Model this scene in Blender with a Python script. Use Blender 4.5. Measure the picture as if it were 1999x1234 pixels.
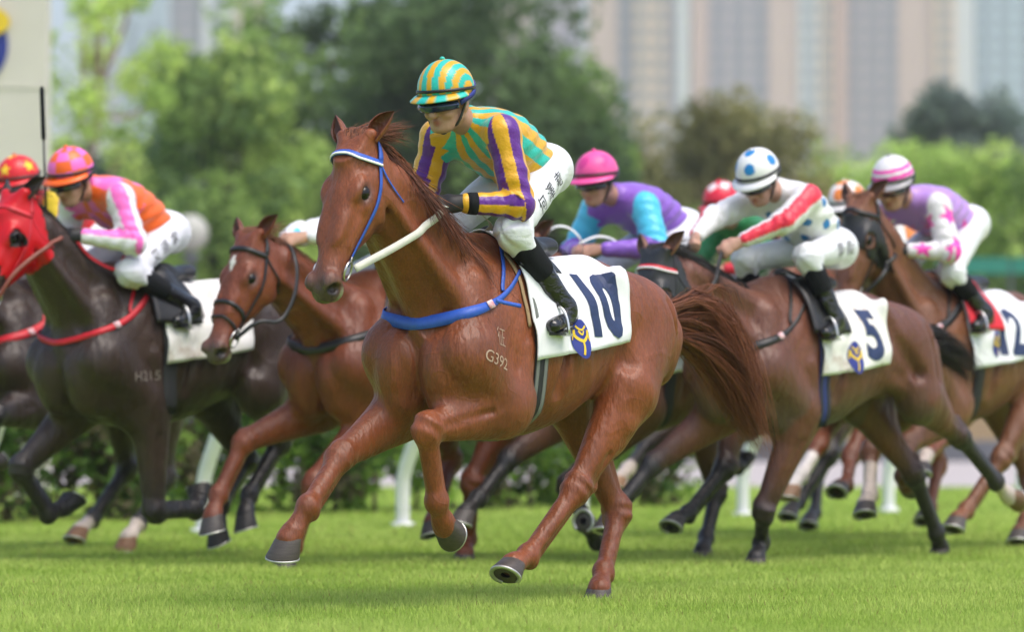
import bpy, bmesh, math, random
import numpy as np
from mathutils import Vector, Matrix
from mathutils.bvhtree import BVHTree

# ------------------------------------------------------------------ camera, sky, sun, exposure
scene = bpy.context.scene
for _o in list(bpy.data.objects):
    bpy.data.objects.remove(_o, do_unlink=True)
cam_d = bpy.data.cameras.new('camera')
cam = bpy.data.objects.new('camera', cam_d)
scene.collection.objects.link(cam)
cam_d.sensor_width = 36.0
cam_d.lens = 7200.0 / 1999.0 * 36.0
cam_d.clip_start, cam_d.clip_end = 0.5, 6000.0
cam.location = (0.0, 0.0, 0.8)
cam.rotation_euler = (math.radians(90.0) + math.atan((820.0 - 617.0) / 7200.0), 0.0, 0.0)
cam_d.dof.use_dof = True
cam_d.dof.focus_distance = 15.55
cam_d.dof.aperture_fstop = 1.9
scene.camera = cam

SUN_DIR = Vector((0.34, -0.30, 0.89)).normalized()
world = bpy.data.worlds.new('World')
scene.world = world
world.use_nodes = True
_nt = world.node_tree
_bg = _nt.nodes['Background']
_sky = _nt.nodes.new('ShaderNodeTexSky')
_sky.sky_type = 'NISHITA'
_sky.sun_disc = False
_sky.sun_elevation = math.asin(SUN_DIR.z)
_sky.sun_rotation = math.atan2(SUN_DIR.x, SUN_DIR.y)
_sky.dust_density = 4.0
_sky.air_density = 1.0
_sky.ozone_density = 0.5
_nt.links.new(_sky.outputs['Color'], _bg.inputs['Color'])
_bg.inputs['Strength'].default_value = 0.143
sun_d = bpy.data.lights.new('sun', 'SUN')
sun_d.energy = 0.9
sun_d.angle = math.radians(38)
sun_d.color = (1.0, 0.98, 0.95)
sun = bpy.data.objects.new('sun', sun_d)
scene.collection.objects.link(sun)
sun.rotation_euler = SUN_DIR.to_track_quat('Z', 'Y').to_euler()
vs = scene.view_settings
vs.view_transform = 'Standard'
vs.look = 'None'
vs.exposure = 0.88
vs.gamma = 1.0
scene.render.engine = 'CYCLES'
scene.cycles.use_denoising = True
scene.cycles.use_adaptive_sampling = True
scene.cycles.adaptive_threshold = 0.02
scene.cycles.max_bounces = 6
scene.cycles.diffuse_bounces = 3
scene.cycles.glossy_bounces = 3
scene.cycles.transmission_bounces = 2
scene.cycles.caustics_reflective = False
scene.cycles.caustics_refractive = False

# ------------------------------------------------------------------ helpers
COLL = scene.collection
RNG = np.random.default_rng(11)
random.seed(5)
A = lambda *v: np.array(v, dtype=float)

def lin(h):
    h = h.lstrip('#')
    c = [int(h[i:i + 2], 16) / 255.0 for i in (0, 2, 4)]
    return np.array([x / 12.92 if x <= 0.04045 else ((x + 0.055) / 1.055) ** 2.4 for x in c])

def unit(v):
    v = np.asarray(v, float)
    return v / (np.linalg.norm(v) + 1e-12)

def link(o, parent=None):
    COLL.objects.link(o)
    if parent is not None:
        o.parent = parent
    return o

def tag(o, label=None, cat=None, group=None, kind=None):
    if label: o['label'] = label
    if cat: o['category'] = cat
    if group: o['group'] = group
    if kind: o['kind'] = kind
    return o

def empty(name, loc=(0, 0, 0), rz=0.0, s=1.0):
    o = bpy.data.objects.new(name, None)
    o.empty_display_size = 0.1
    o.location = loc
    o.rotation_euler = (0, 0, rz)
    o.scale = (s, s, s)
    return link(o)

def mesh_np(name, V, F, mat, parent=None, col=None, smooth=True):
    """one mesh object from vertex array V and face array F (n x 3 or n x 4)"""
    V = np.ascontiguousarray(V, dtype=np.float32)
    F = np.ascontiguousarray(F, dtype=np.int32)
    me = bpy.data.meshes.new(name)
    k = F.shape[1]
    me.vertices.add(len(V)); me.vertices.foreach_set('co', V.ravel())
    me.loops.add(F.size); me.loops.foreach_set('vertex_index', F.ravel())
    me.polygons.add(len(F))
    me.polygons.foreach_set('loop_start', np.arange(0, F.size, k, dtype=np.int32))
    me.polygons.foreach_set('loop_total', np.full(len(F), k, dtype=np.int32))
    if smooth:
        me.polygons.foreach_set('use_smooth', np.ones(len(F), dtype=bool))
    if col is not None:
        ca = me.color_attributes.new('Col', 'FLOAT_COLOR', 'POINT')
        c4 = np.ones((len(V), 4), dtype=np.float32)
        c4[:, :3] = col
        ca.data.foreach_set('color', c4.ravel())
    me.update(calc_edges=True)
    me.validate()
    if mat: me.materials.append(mat)
    o = bpy.data.objects.new(name, me)
    return link(o, parent)

class MB:
    """collects simple solids into one mesh"""
    def __init__(s): s.v = []; s.f = []
    def add(s, V, F):
        n = len(s.v)
        s.v += [tuple(map(float, p)) for p in V]
        s.f += [tuple(int(i) + n for i in f) for f in F]
        return s
    def box(s, c, d, R=None):
        c = np.array(c, float); h = np.array(d, float) / 2
        P = [np.array((x, y, z)) * h for x in (-1, 1) for y in (-1, 1) for z in (-1, 1)]
        if R is not None: P = [R @ p for p in P]
        return s.add([c + p for p in P], [(0, 1, 3, 2), (4, 6, 7, 5), (0, 4, 5, 1), (2, 3, 7, 6), (0, 2, 6, 4), (1, 5, 7, 3)])
    def tube(s, pts, rad, n=8, cap=True):
        V, F = tube_np(pts, rad, n, cap)
        return s.add(V, F)
    def build(s, name, mat, parent=None, smooth=False):
        me = bpy.data.meshes.new(name)
        me.from_pydata(s.v, [], s.f)
        if smooth: me.polygons.foreach_set('use_smooth', [True] * len(s.f))
        me.update()
        if mat: me.materials.append(mat)
        return link(bpy.data.objects.new(name, me), parent)

def tube_np(pts, rad, n=8, cap=True):
    P = np.array(pts, float)
    R = np.broadcast_to(np.asarray(rad, float), (len(P),))
    T = np.gradient(P, axis=0); T /= (np.linalg.norm(T, axis=1, keepdims=True) + 1e-9)
    up = A(0, 0, 1) if abs(T[0][2]) < 0.9 else A(1, 0, 0)
    V = []; s_ = unit(np.cross(T[0], up))
    a = np.arange(n) * 2 * math.pi / n
    for p, t, r in zip(P, T, R):
        s_ = unit(s_ - t * (s_ @ t)); b = np.cross(t, s_)
        V.append(p + r * (np.cos(a)[:, None] * s_ + np.sin(a)[:, None] * b))
    V = np.concatenate(V); F = []
    for i in range(len(P) - 1):
        for j in range(n):
            k = (j + 1) % n
            F.append((i * n + j, i * n + k, (i + 1) * n + k, (i + 1) * n + j))
    if cap:
        F.append(tuple(range(n - 1, -1, -1))); F.append(tuple((len(P) - 1) * n + j for j in range(n)))
    return V, F

def catmull(P, n):
    P = np.array(P, float)
    if len(P) == 2:
        t = np.linspace(0, 1, n)[:, None]; return P[0] * (1 - t) + P[1] * t
    Q = np.vstack([2 * P[0] - P[1], P, 2 * P[-1] - P[-2]])
    seg = np.linalg.norm(np.diff(P, axis=0), axis=1); cum = np.concatenate([[0], np.cumsum(seg)])
    out = []
    for s in np.linspace(0, cum[-1], n):
        i = min(int(np.searchsorted(cum, s, 'right') - 1), len(P) - 2)
        t = (s - cum[i]) / max(seg[i], 1e-9)
        p0, p1, p2, p3 = Q[i], Q[i + 1], Q[i + 2], Q[i + 3]
        out.append(0.5 * (2 * p1 + (p2 - p0) * t + (2 * p0 - 5 * p1 + 4 * p2 - p3) * t * t + (3 * p1 - p0 - 3 * p2 + p3) * t ** 3))
    return np.array(out)

# ------------------------------------------------------------------ signed-distance bodies
class Field:
    def __init__(s, lo, hi, h):
        s.h = h; s.lo = np.array(lo, float) - 3 * h
        n = np.ceil((np.array(hi, float) - np.array(lo, float)) / h).astype(int) + 7
        s.n = n
        s.ax = [(s.lo[i] + h * np.arange(n[i])).astype(np.float32) for i in range(3)]
        s.d = np.full(n, 0.25, np.float32)
    def _apply(s, fn, lo, hi, k, sub=False):
        a = np.maximum(np.floor((np.array(lo) - s.lo - k - 2 * s.h) / s.h).astype(int), 0)
        b = np.minimum(np.ceil((np.array(hi) - s.lo + k + 2 * s.h) / s.h).astype(int) + 1, s.n)
        if (b <= a).any(): return
        sl = tuple(slice(a[i], b[i]) for i in range(3))
        X = s.ax[0][sl[0]][:, None, None]; Y = s.ax[1][sl[1]][None, :, None]; Z = s.ax[2][sl[2]][None, None, :]
        di = fn(X, Y, Z).astype(np.float32); d = s.d[sl]
        if sub:
            di = -di
            hh = np.maximum(k - np.abs(d - di), 0) / max(k, 1e-6)
            s.d[sl] = np.maximum(d, di) + hh * hh * (k * 0.25)
        else:
            hh = np.maximum(k - np.abs(d - di), 0) / max(k, 1e-6)
            s.d[sl] = np.minimum(d, di) - hh * hh * (k * 0.25)
    def cone(s, a, b, ra, rb, k=0.03, side=None, f=1.0, sub=False):
        a = np.array(a, float); b = np.array(b, float); ba = b - a; L2 = float(ba @ ba) + 1e-9
        R = max(ra, rb) * max(1.0, f)
        if side is not None: sd = unit(side)
        def fn(X, Y, Z):
            px, py, pz = X - a[0], Y - a[1], Z - a[2]
            h = np.clip((px * ba[0] + py * ba[1] + pz * ba[2]) / L2, 0, 1)
            qx, qy, qz = px - h * ba[0], py - h * ba[1], pz - h * ba[2]
            q2 = qx * qx + qy * qy + qz * qz
            if side is not None:
                qs = qx * sd[0] + qy * sd[1] + qz * sd[2]
                q2 = q2 + qs * qs * (1.0 / (f * f) - 1.0)
            return (np.sqrt(q2) - (ra + (rb - ra) * h)) * (min(1.0, f) if side is not None else 1.0)
        s._apply(fn, np.minimum(a, b) - R, np.maximum(a, b) + R, k, sub)
    def ell(s, c, r, k=0.03, M=None, sub=False):
        c = np.array(c, float); r = np.array(r, float); R = r.max()
        Mi = np.eye(3) if M is None else np.array(M, float)   # rows: local axes
        def fn(X, Y, Z):
            px, py, pz = X - c[0], Y - c[1], Z - c[2]
            u = (px * Mi[0][0] + py * Mi[0][1] + pz * Mi[0][2]); v = (px * Mi[1][0] + py * Mi[1][1] + pz * Mi[1][2]); w = (px * Mi[2][0] + py * Mi[2][1] + pz * Mi[2][2])
            k0 = np.sqrt((u / r[0]) ** 2 + (v / r[1]) ** 2 + (w / r[2]) ** 2)
            k1 = np.sqrt((u / r[0] ** 2) ** 2 + (v / r[1] ** 2) ** 2 + (w / r[2] ** 2) ** 2) + 1e-6
            return k0 * (k0 - 1.0) / k1
        s._apply(fn, c - R, c + R, k, sub)
    def loft(s, O, M, st, k=0.04, n=2.2, taper=0.0, btaper=0.0):
        """st rows: t, top, bottom, half width in the frame O with rows of M = axis, side, up"""
        O = np.array(O, float); M = np.array(M, float); st = np.array(st, float)
        tt = np.linspace(st[0, 0], st[-1, 0], 240)
        tab = [np.interp(tt, st[:, 0], st[:, i]) for i in (1, 2, 3)]
        w = max(3, int(240 * 0.05)) | 1; ker = np.hanning(w + 2)[1:-1]; ker /= ker.sum()
        tab = [np.convolve(np.pad(x, w // 2, mode='reflect', reflect_type='odd'), ker, 'valid') for x in tab]
        cs = []
        for t, tp, bt, hw in st:
            for sy in (-1, 1):
                for z in (tp, bt): cs.append(O + M[0] * t + M[1] * sy * hw + M[2] * z)
        cs = np.array(cs)
        def fn(X, Y, Z):
            px, py, pz = X - O[0], Y - O[1], Z - O[2]
            t = px * M[0][0] + py * M[0][1] + pz * M[0][2]
            y = px * M[1][0] + py * M[1][1] + pz * M[1][2]
            z = px * M[2][0] + py * M[2][1] + pz * M[2][2]
            fi = np.clip((t - tt[0]) / (tt[-1] - tt[0]) * 239.0, 0, 238.999)
            i0 = fi.astype(np.int32); fr = fi - i0
            tp, bt, hw = [x[i0] * (1 - fr) + x[i0 + 1] * fr for x in tab]
            hz = np.maximum((tp - bt) * 0.5, 0.004); hw = np.maximum(hw, 0.004)
            zn = (z - (tp + bt) * 0.5) / hz
            hw = hw * (1.0 - taper * np.clip(zn, 0, 1.2) ** 2 - btaper * np.clip(-zn, 0, 1.2) ** 2)
            r = (np.abs(y / hw) ** n + np.abs(zn) ** n) ** (1.0 / n)
            d = (r - 1.0) * np.minimum(hw, hz)
            return np.maximum(d, np.maximum(tt[0] - t, t - tt[-1]))
        s._apply(fn, cs.min(0), cs.max(0), k)
    def mesh(s, smooth=1):
        d = s.d; h = s.h
        S = d < 0
        c = np.zeros(tuple(np.array(S.shape) - 1), np.uint8)
        for i in (0, 1):
            for j in (0, 1):
                for k in (0, 1):
                    c += S[i:S.shape[0] - 1 + i, j:S.shape[1] - 1 + j, k:S.shape[2] - 1 + k]
        I = np.nonzero((c > 0) & (c < 8)); I = np.stack(I, 1); n = len(I)
        cn = {(i, j, k): d[I[:, 0] + i, I[:, 1] + j, I[:, 2] + k] for i in (0, 1) for j in (0, 1) for k in (0, 1)}
        acc = np.zeros((n, 3)); cnt = np.zeros(n)
        for (ci, v0) in cn.items():
            for ax in range(3):
                if ci[ax] == 1: continue
                cj = list(ci); cj[ax] = 1; v1 = cn[tuple(cj)]
                m = (v0 < 0) != (v1 < 0)
                t = v0[m] / (v0[m] - v1[m])
                p = np.tile(np.array(ci, float), (m.sum(), 1)); p[:, ax] = t
                acc[m] += p; cnt[m] += 1
        V = s.lo + h * (I + acc / cnt[:, None])
        vid = np.full(c.shape, -1, np.int32); vid[I[:, 0], I[:, 1], I[:, 2]] = np.arange(n)
        Q = []
        for ax in range(3):
            sh = list(S.shape)
            sa = [slice(None)] * 3; sb = [slice(None)] * 3
            sa[ax] = slice(0, sh[ax] - 1); sb[ax] = slice(1, sh[ax])
            E = np.stack(np.nonzero(S[tuple(sa)] != S[tuple(sb)]), 1)
            o1, o2 = (ax + 1) % 3, (ax + 2) % 3
            E = E[(E[:, o1] > 0) & (E[:, o2] > 0) & (E[:, o1] < sh[o1] - 1) & (E[:, o2] < sh[o2] - 1)]
            def cell(d1, d2):
                J = E.copy(); J[:, o1] += d1; J[:, o2] += d2
                return vid[J[:, 0], J[:, 1], J[:, 2]]
            q = np.stack([cell(-1, -1), cell(0, -1), cell(0, 0), cell(-1, 0)], 1)
            flip = ~S[E[:, 0], E[:, 1], E[:, 2]]
            q[flip] = q[flip][:, ::-1]
            Q.append(q)
        Q = np.concatenate(Q)
        for _ in range(smooth):
            nb = np.zeros((n, 3)); ct = np.zeros(n)
            for i in range(4):
                a_, b_ = Q[:, i], Q[:, (i + 1) % 4]
                for x in range(3):
                    nb[:, x] += np.bincount(a_, V[b_, x], n) + np.bincount(b_, V[a_, x], n)
                ct += np.bincount(a_, minlength=n) + np.bincount(b_, minlength=n)
            V = V * 0.5 + 0.5 * nb / np.maximum(ct, 1)[:, None]
        return V, Q

def seg_info(P, a, b):
    a = np.array(a, float); ba = np.array(b, float) - a
    t = np.clip((P - a) @ ba / (ba @ ba + 1e-9), 0, 1)
    q = P - a - t[:, None] * ba
    return t, np.linalg.norm(q, axis=1), q

def bvh_of(V, F):
    return BVHTree.FromPolygons([tuple(p) for p in V.tolist()], [tuple(f) for f in F.tolist()])

def near(bvh, p):
    loc, nor, i, dist = bvh.find_nearest(Vector(p))
    return np.array(loc), np.array(nor)

def smooth_rows(P, k=2):
    P = P.copy()
    for _ in range(k):
        Q = P.copy(); Q[1:-1] = (P[:-2] + 2 * P[1:-1] + P[2:]) / 4; P = Q
    return P

def strap(name, pts, w, th, mat, parent, bvh=None, off=0.004, n=48, up=None, raw=False, wfun=None):
    """flat strap through pts; laid on a surface when bvh is given"""
    P = catmull(pts, n) if not raw else np.array(pts, float); n = len(P)
    if bvh is not None:
        L, N = zip(*[near(bvh, p) for p in P]); L = np.array(L); N = smooth_rows(np.array(N), 4)
        N /= np.linalg.norm(N, axis=1, keepdims=True) + 1e-9
        P = smooth_rows(L + N * off, 3)
    else:
        N = np.tile(unit(up if up is not None else (0, 0, 1)), (n, 1)) if np.ndim(up) < 2 else np.array(up)
    T = np.gradient(P, axis=0); T /= np.linalg.norm(T, axis=1, keepdims=True) + 1e-9
    Sd = np.cross(T, N); Sd /= np.linalg.norm(Sd, axis=1, keepdims=True) + 1e-9
    N = np.cross(Sd, T)
    W = np.full(n, w / 2) if wfun is None else np.array([wfun(i / (n - 1)) for i in range(n)]) / 2
    V = np.concatenate([np.stack([P[i] + Sd[i] * W[i], P[i] - Sd[i] * W[i], P[i] - Sd[i] * W[i] + N[i] * th, P[i] + Sd[i] * W[i] + N[i] * th]) for i in range(n)])
    F = []
    for i in range(n - 1):
        for j in range(4):
            k = (j + 1) % 4
            F.append((i * 4 + j, (i + 1) * 4 + j, (i + 1) * 4 + k, i * 4 + k))
    F += [(0, 1, 2, 3), (n * 4 - 1, n * 4 - 2, n * 4 - 3, n * 4 - 4)]
    return mesh_np(name, V, np.array(F), mat, parent, smooth=False)

def ring_mesh(name, c, axis, R, r, mat, parent, n=28, m=8):
    axis = unit(axis); u = unit(np.cross(axis, A(0.3, 0.5, 0.8))); v = np.cross(axis, u)
    V = []; F = []
    for i in range(n):
        a = 2 * math.pi * i / n; e = math.cos(a) * u + math.sin(a) * v
        for j in range(m):
            b = 2 * math.pi * j / m
            V.append(np.array(c) + e * (R + r * math.cos(b)) + axis * r * math.sin(b))
            F.append((i * m + j, ((i + 1) % n) * m + j, ((i + 1) % n) * m + (j + 1) % m, i * m + (j + 1) % m))
    return mesh_np(name, np.array(V), np.array(F), mat, parent)

def sphere_np(c, r, nu=20, nv=12, M=None):
    V = []; F = []
    for i in range(nv + 1):
        th = math.pi * i / nv
        for j in range(nu):
            a = 2 * math.pi * j / nu
            V.append((math.sin(th) * math.cos(a), math.sin(th) * math.sin(a), math.cos(th)))
    V = np.array(V) * np.array(r)
    if M is not None: V = V @ np.array(M)
    for i in range(nv):
        for j in range(nu):
            F.append((i * nu + j, (i + 1) * nu + j, (i + 1) * nu + (j + 1) % nu, i * nu + (j + 1) % nu))
    return V + np.array(c), np.array(F)

# ------------------------------------------------------------------ materials
def nodes_of(m):
    m.use_nodes = True
    return m.node_tree, m.node_tree.nodes['Principled BSDF']

def mat(name, base=(0.5, 0.5, 0.5), rough=0.6, spec=0.5, metal=0.0, attr=False, vary=0.0, vscale=6.0, bump=0.0, bscale=60.0,
        bdist=0.01, stretch=None, bump2=0.0, b2scale=8.0, b2dist=0.02, sheen=0.0, coat=0.0, sss=0.0, tint=None, tscale=2.0, tamt=0.5, trans=0.0, stain=None, vein=0.0, b2stretch=None, fleck=0.0):
    m = bpy.data.materials.new(name); nt, b = nodes_of(m)
    N = nt.nodes; L = nt.links
    b.inputs['Roughness'].default_value = rough
    b.inputs['Specular IOR Level'].default_value = spec
    b.inputs['Metallic'].default_value = metal
    b.inputs['Sheen Weight'].default_value = sheen
    b.inputs['Coat Weight'].default_value = coat
    b.inputs['Coat Roughness'].default_value = 0.25
    if sss:
        b.inputs['Subsurface Weight'].default_value = sss; b.inputs['Subsurface Scale'].default_value = 0.01
    tc = N.new('ShaderNodeTexCoord')
    vec = tc.outputs['Object']
    if stretch:
        mp = N.new('ShaderNodeMapping'); mp.inputs['Scale'].default_value = stretch
        L.new(vec, mp.inputs['Vector']); svec = mp.outputs['Vector']
    else: svec = vec
    def noise(v, sc, det=4.0, rg=0.55):
        n = N.new('ShaderNodeTexNoise'); n.inputs['Scale'].default_value = sc; n.inputs['Detail'].default_value = det
        n.inputs['Roughness'].default_value = rg
        L.new(v, n.inputs['Vector']); return n.outputs['Fac']
    if attr:
        at = N.new('ShaderNodeAttribute'); at.attribute_name = 'Col'; colr = at.outputs['Color']
    else:
        rgb = N.new('ShaderNodeRGB'); rgb.outputs[0].default_value = (*base, 1); colr = rgb.outputs[0]
    def mix(fac, a, c, typ='MIX'):
        mx = N.new('ShaderNodeMix'); mx.data_type = 'RGBA'; mx.blend_type = typ
        if isinstance(fac, float): mx.inputs[0].default_value = fac
        else: L.new(fac, mx.inputs[0])
        L.new(a, mx.inputs[6])
        if isinstance(c, (tuple, list, np.ndarray)): mx.inputs[7].default_value = (*c, 1)
        else: L.new(c, mx.inputs[7])
        return mx.outputs[2]
    def mrange(f, lo, hi, a, c):
        mr = N.new('ShaderNodeMapRange'); L.new(f, mr.inputs[0])
        for i, x in enumerate((lo, hi, a, c)): mr.inputs[i + 1].default_value = x
        return mr.outputs[0]
    if tint is not None:
        colr = mix(mrange(noise(vec, tscale), 0.4, 0.65, 0.0, tamt), colr, tint)
    if stain is not None:
        colr = mix(mrange(noise(vec, stain[1], 5.0, 0.65), stain[2], stain[2] + 0.1, 0.0, stain[3]), colr, stain[0])
    if vary:
        f = mrange(noise(svec, vscale, 5.0, 0.6), 0.3, 0.7, 1.0 - vary, 1.0 + vary)
        vm = N.new('ShaderNodeVectorMath'); vm.operation = 'SCALE'
        L.new(colr, vm.inputs[0]); L.new(f, vm.inputs['Scale']); colr = vm.outputs[0]
    if fleck:                                                   # short hairs lying at slightly different tones
        f = mrange(noise(svec, 170.0, 2.0, 0.6), 0.3, 0.7, 1.0 - fleck, 1.0 + fleck)
        vm = N.new('ShaderNodeVectorMath'); vm.operation = 'SCALE'
        L.new(colr, vm.inputs[0]); L.new(f, vm.inputs['Scale']); colr = vm.outputs[0]
    L.new(colr, b.inputs['Base Color'])
    nrm = None
    if bump:
        bn = N.new('ShaderNodeBump'); bn.inputs['Strength'].default_value = bump; bn.inputs['Distance'].default_value = bdist
        L.new(noise(svec, bscale), bn.inputs['Height']); nrm = bn.outputs['Normal']
    if bump2:
        bn = N.new('ShaderNodeBump'); bn.inputs['Strength'].default_value = bump2; bn.inputs['Distance'].default_value = b2dist
        v2_ = vec
        if b2stretch:
            mp2 = N.new('ShaderNodeMapping'); mp2.inputs['Scale'].default_value = b2stretch; L.new(vec, mp2.inputs['Vector']); v2_ = mp2.outputs['Vector']
        L.new(noise(v2_, b2scale, 3.0), bn.inputs['Height'])
        if nrm is not None: L.new(nrm, bn.inputs['Normal'])
        nrm = bn.outputs['Normal']
    if vein:
        nz = N.new('ShaderNodeTexNoise'); nz.inputs['Scale'].default_value = 4.5; nz.inputs['Detail'].default_value = 1.5; nz.inputs['Distortion'].default_value = 0.8
        L.new(vec, nz.inputs['Vector'])
        sb = N.new('ShaderNodeMath'); sb.operation = 'SUBTRACT'; L.new(nz.outputs['Fac'], sb.inputs[0]); sb.inputs[1].default_value = 0.5
        ab = N.new('ShaderNodeMath'); ab.operation = 'ABSOLUTE'; L.new(sb.outputs[0], ab.inputs[0])
        bn = N.new('ShaderNodeBump'); bn.inputs['Strength'].default_value = vein; bn.inputs['Distance'].default_value = 0.006
        L.new(mrange(ab.outputs[0], 0.0, 0.022, 1.0, 0.0), bn.inputs['Height'])
        if nrm is not None: L.new(nrm, bn.inputs['Normal'])
        nrm = bn.outputs['Normal']
    if nrm is not None: L.new(nrm, b.inputs['Normal'])
    if trans:
        tr = N.new('ShaderNodeBsdfTranslucent'); L.new(colr, tr.inputs['Color'])
        ms = N.new('ShaderNodeMixShader'); ms.inputs[0].default_value = trans
        out = N['Material Output']
        L.new(b.outputs[0], ms.inputs[1]); L.new(tr.outputs[0], ms.inputs[2]); L.new(ms.outputs[0], out.inputs[0])
    return m

M = {}
M['coat'] = mat('horse_coat', attr=True, rough=0.45, spec=0.46, vary=0.24, vscale=5.0, bump=0.35, bscale=260.0, bdist=0.003, stretch=(1, 1, .3), bump2=0.6, b2scale=3.6, b2dist=0.030, b2stretch=(5.0, 5.0, 1.5), vein=0.20, sheen=0.03, fleck=0.22)
M['hair'] = mat('horse_hair', attr=True, rough=0.45, spec=0.4, vary=0.1, vscale=30.0)
M['hoof'] = mat('hoof_horn', attr=True, rough=0.5, spec=0.4, vary=0.25, vscale=18.0, stretch=(1, 1, 6), bump=0.3, bscale=60.0, bdist=0.004)
M['steel'] = mat('steel', base=(0.62, 0.62, 0.60), rough=0.28, metal=1.0)
M['shoe'] = mat('worn_alloy', base=(0.55, 0.55, 0.53), rough=0.45, metal=0.8, vary=0.2, vscale=40)
M['eye'] = mat('eye_dark', base=(0.006, 0.004, 0.003), rough=0.10, spec=0.35)
M['inside'] = mat('nostril_dark', base=(0.02, 0.012, 0.01), rough=0.7)
M['silk'] = mat('racing_silk', attr=True, rough=0.36, spec=0.45, sheen=0.15, bump=0.5, bscale=15.0, bdist=0.02, stretch=(1, 0.55, 1.2), bump2=0.4, b2scale=42.0, b2dist=0.008)
M['breech'] = mat('white_breeches', base=(0.72, 0.73, 0.79), rough=0.5, bump=0.6, bscale=18.0, bdist=0.016, stretch=(1, 0.5, 1.3), bump2=0.25, b2scale=60.0, b2dist=0.004)
M['patent'] = mat('patent_boot', base=(0.006, 0.006, 0.007), rough=0.10, spec=0.7, bump=0.6, bscale=20.0, bdist=0.02, stretch=(1, 0.5, 1.6))
M['knit'] = mat('black_knit', base=(0.009, 0.010, 0.012), rough=0.85, spec=0.2, bump=0.3, bscale=180, bdist=0.002)
M['skin'] = mat('skin', attr=True, rough=0.48, spec=0.4, sss=0.12, vary=0.08, vscale=30.0, bump=0.1, bscale=200, bdist=0.001)
M['black'] = mat('black_leather', base=(0.012, 0.012, 0.013), rough=0.42, vary=0.2, vscale=30, bump=0.15, bscale=90, bdist=0.002)
M['glove'] = mat('black_glove', base=(0.010, 0.010, 0.011), rough=0.6, bump=0.3, bscale=70, bdist=0.003)
M['lens'] = mat('goggle_lens', base=(0.010, 0.012, 0.03), rough=0.06, spec=0.8, coat=0.6)
M['lensblue'] = mat('mirror_lens', base=(0.012, 0.02, 0.10), rough=0.08, spec=0.9, metal=0.3, tint=(0.01, 0.10, 0.14), tscale=14.0, tamt=0.8)
M['shell'] = mat('helmet_silk', attr=True, rough=0.33, spec=0.45, bump=0.25, bscale=30, bdist=0.004)
M['cloth'] = mat('saddle_cloth', base=(0.78, 0.79, 0.83), rough=0.8, spec=0.2, bump=0.25, bscale=12, bdist=0.012, bump2=0.15, b2scale=260, b2dist=0.002)
M['clothdirty'] = mat('soiled_saddle_cloth', base=(0.78, 0.77, 0.75), rough=0.85, spec=0.2, bump=0.25, bscale=12, bdist=0.012, stain=((0.33, 0.22, 0.14), 5.0, 0.56, 0.55))
M['navy'] = mat('navy_print', base=tuple(lin('#1d2f58')), rough=0.6, vary=0.15, vscale=50)
M['yellow'] = mat('yellow_print', base=tuple(lin('#e2c02c')), rough=0.6)
M['emblue'] = mat('emblem_blue', base=tuple(lin('#26348c')), rough=0.6)
M['ink'] = mat('black_ink', base=(0.012, 0.012, 0.014), rough=0.7)
M['brand'] = mat('pale_brand_hair', base=(0.42, 0.30, 0.22), rough=0.7)
M['branddark'] = mat('pale_brand_hair_grey', base=(0.20, 0.17, 0.15), rough=0.7)
M['whitestrap'] = mat('white_rubber_rein', base=(0.55, 0.55, 0.48), rough=0.55, bump=0.3, bscale=150, bdist=0.002, vary=0.1, vscale=20)
M['whiteweb'] = mat('white_webbing', base=(0.78, 0.79, 0.82), rough=0.6)
M['blueweb'] = mat('blue_webbing', base=tuple(lin('#2a55b4')), rough=0.5, vary=0.12, vscale=40, bump=0.2, bscale=180, bdist=0.001)
M['redweb'] = mat('red_webbing', base=tuple(lin('#c01d2c')), rough=0.45, vary=0.12, vscale=40)
M['redhood'] = mat('red_lycra_hood', base=tuple(lin('#c00c18')), rough=0.36, sheen=0.0, spec=0.35, bump=0.25, bscale=40, bdist=0.004)
M['blackhood'] = mat('black_mesh_hood', base=(0.016, 0.017, 0.02), rough=0.45, bump=0.35, bscale=300, bdist=0.002)
M['brownweb'] = mat('tan_leather', base=(0.22, 0.06, 0.04), rough=0.5)
M['girth'] = mat('grey_girth', base=(0.16, 0.17, 0.16), rough=0.7, bump=0.2, bscale=160, bdist=0.001)
M['girthdark'] = mat('dark_girth', base=(0.015, 0.016, 0.018), rough=0.7)
M['bluegirth'] = mat('navy_girth', base=tuple(lin('#1c2c66')), rough=0.7)
M['redpad'] = mat('red_saddle_pad', base=tuple(lin('#d01c2e')), rough=0.6)
M['tagpink'] = mat('woven_tag', base=(0.6, 0.28, 0.30), rough=0.7, tint=(0.75, 0.72, 0.74), tscale=60, tamt=0.8)
M['foam'] = mat('tan_felt', base=(0.32, 0.22, 0.12), rough=0.9)

# ------------------------------------------------------------------ setting
TH = math.radians(48.0)
HEAD = A(-math.cos(TH), -math.sin(TH), 0.0)      # galloping direction
LEFT = A(math.sin(TH), -math.cos(TH), 0.0)       # towards the camera side of the track
ORG = A(-0.088, 15.8, 0.0)
def track(along, lat, z=0.0):
    return ORG + HEAD * along + LEFT * lat + A(0, 0, z)

def sheet(name, pts, z, m, kind='structure'):
    V = np.array([(x, y, z) for x, y in pts]); o = mesh_np(name, V, np.array([list(range(len(pts)))]), m, smooth=False)
    return tag(o, kind=kind)

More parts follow.
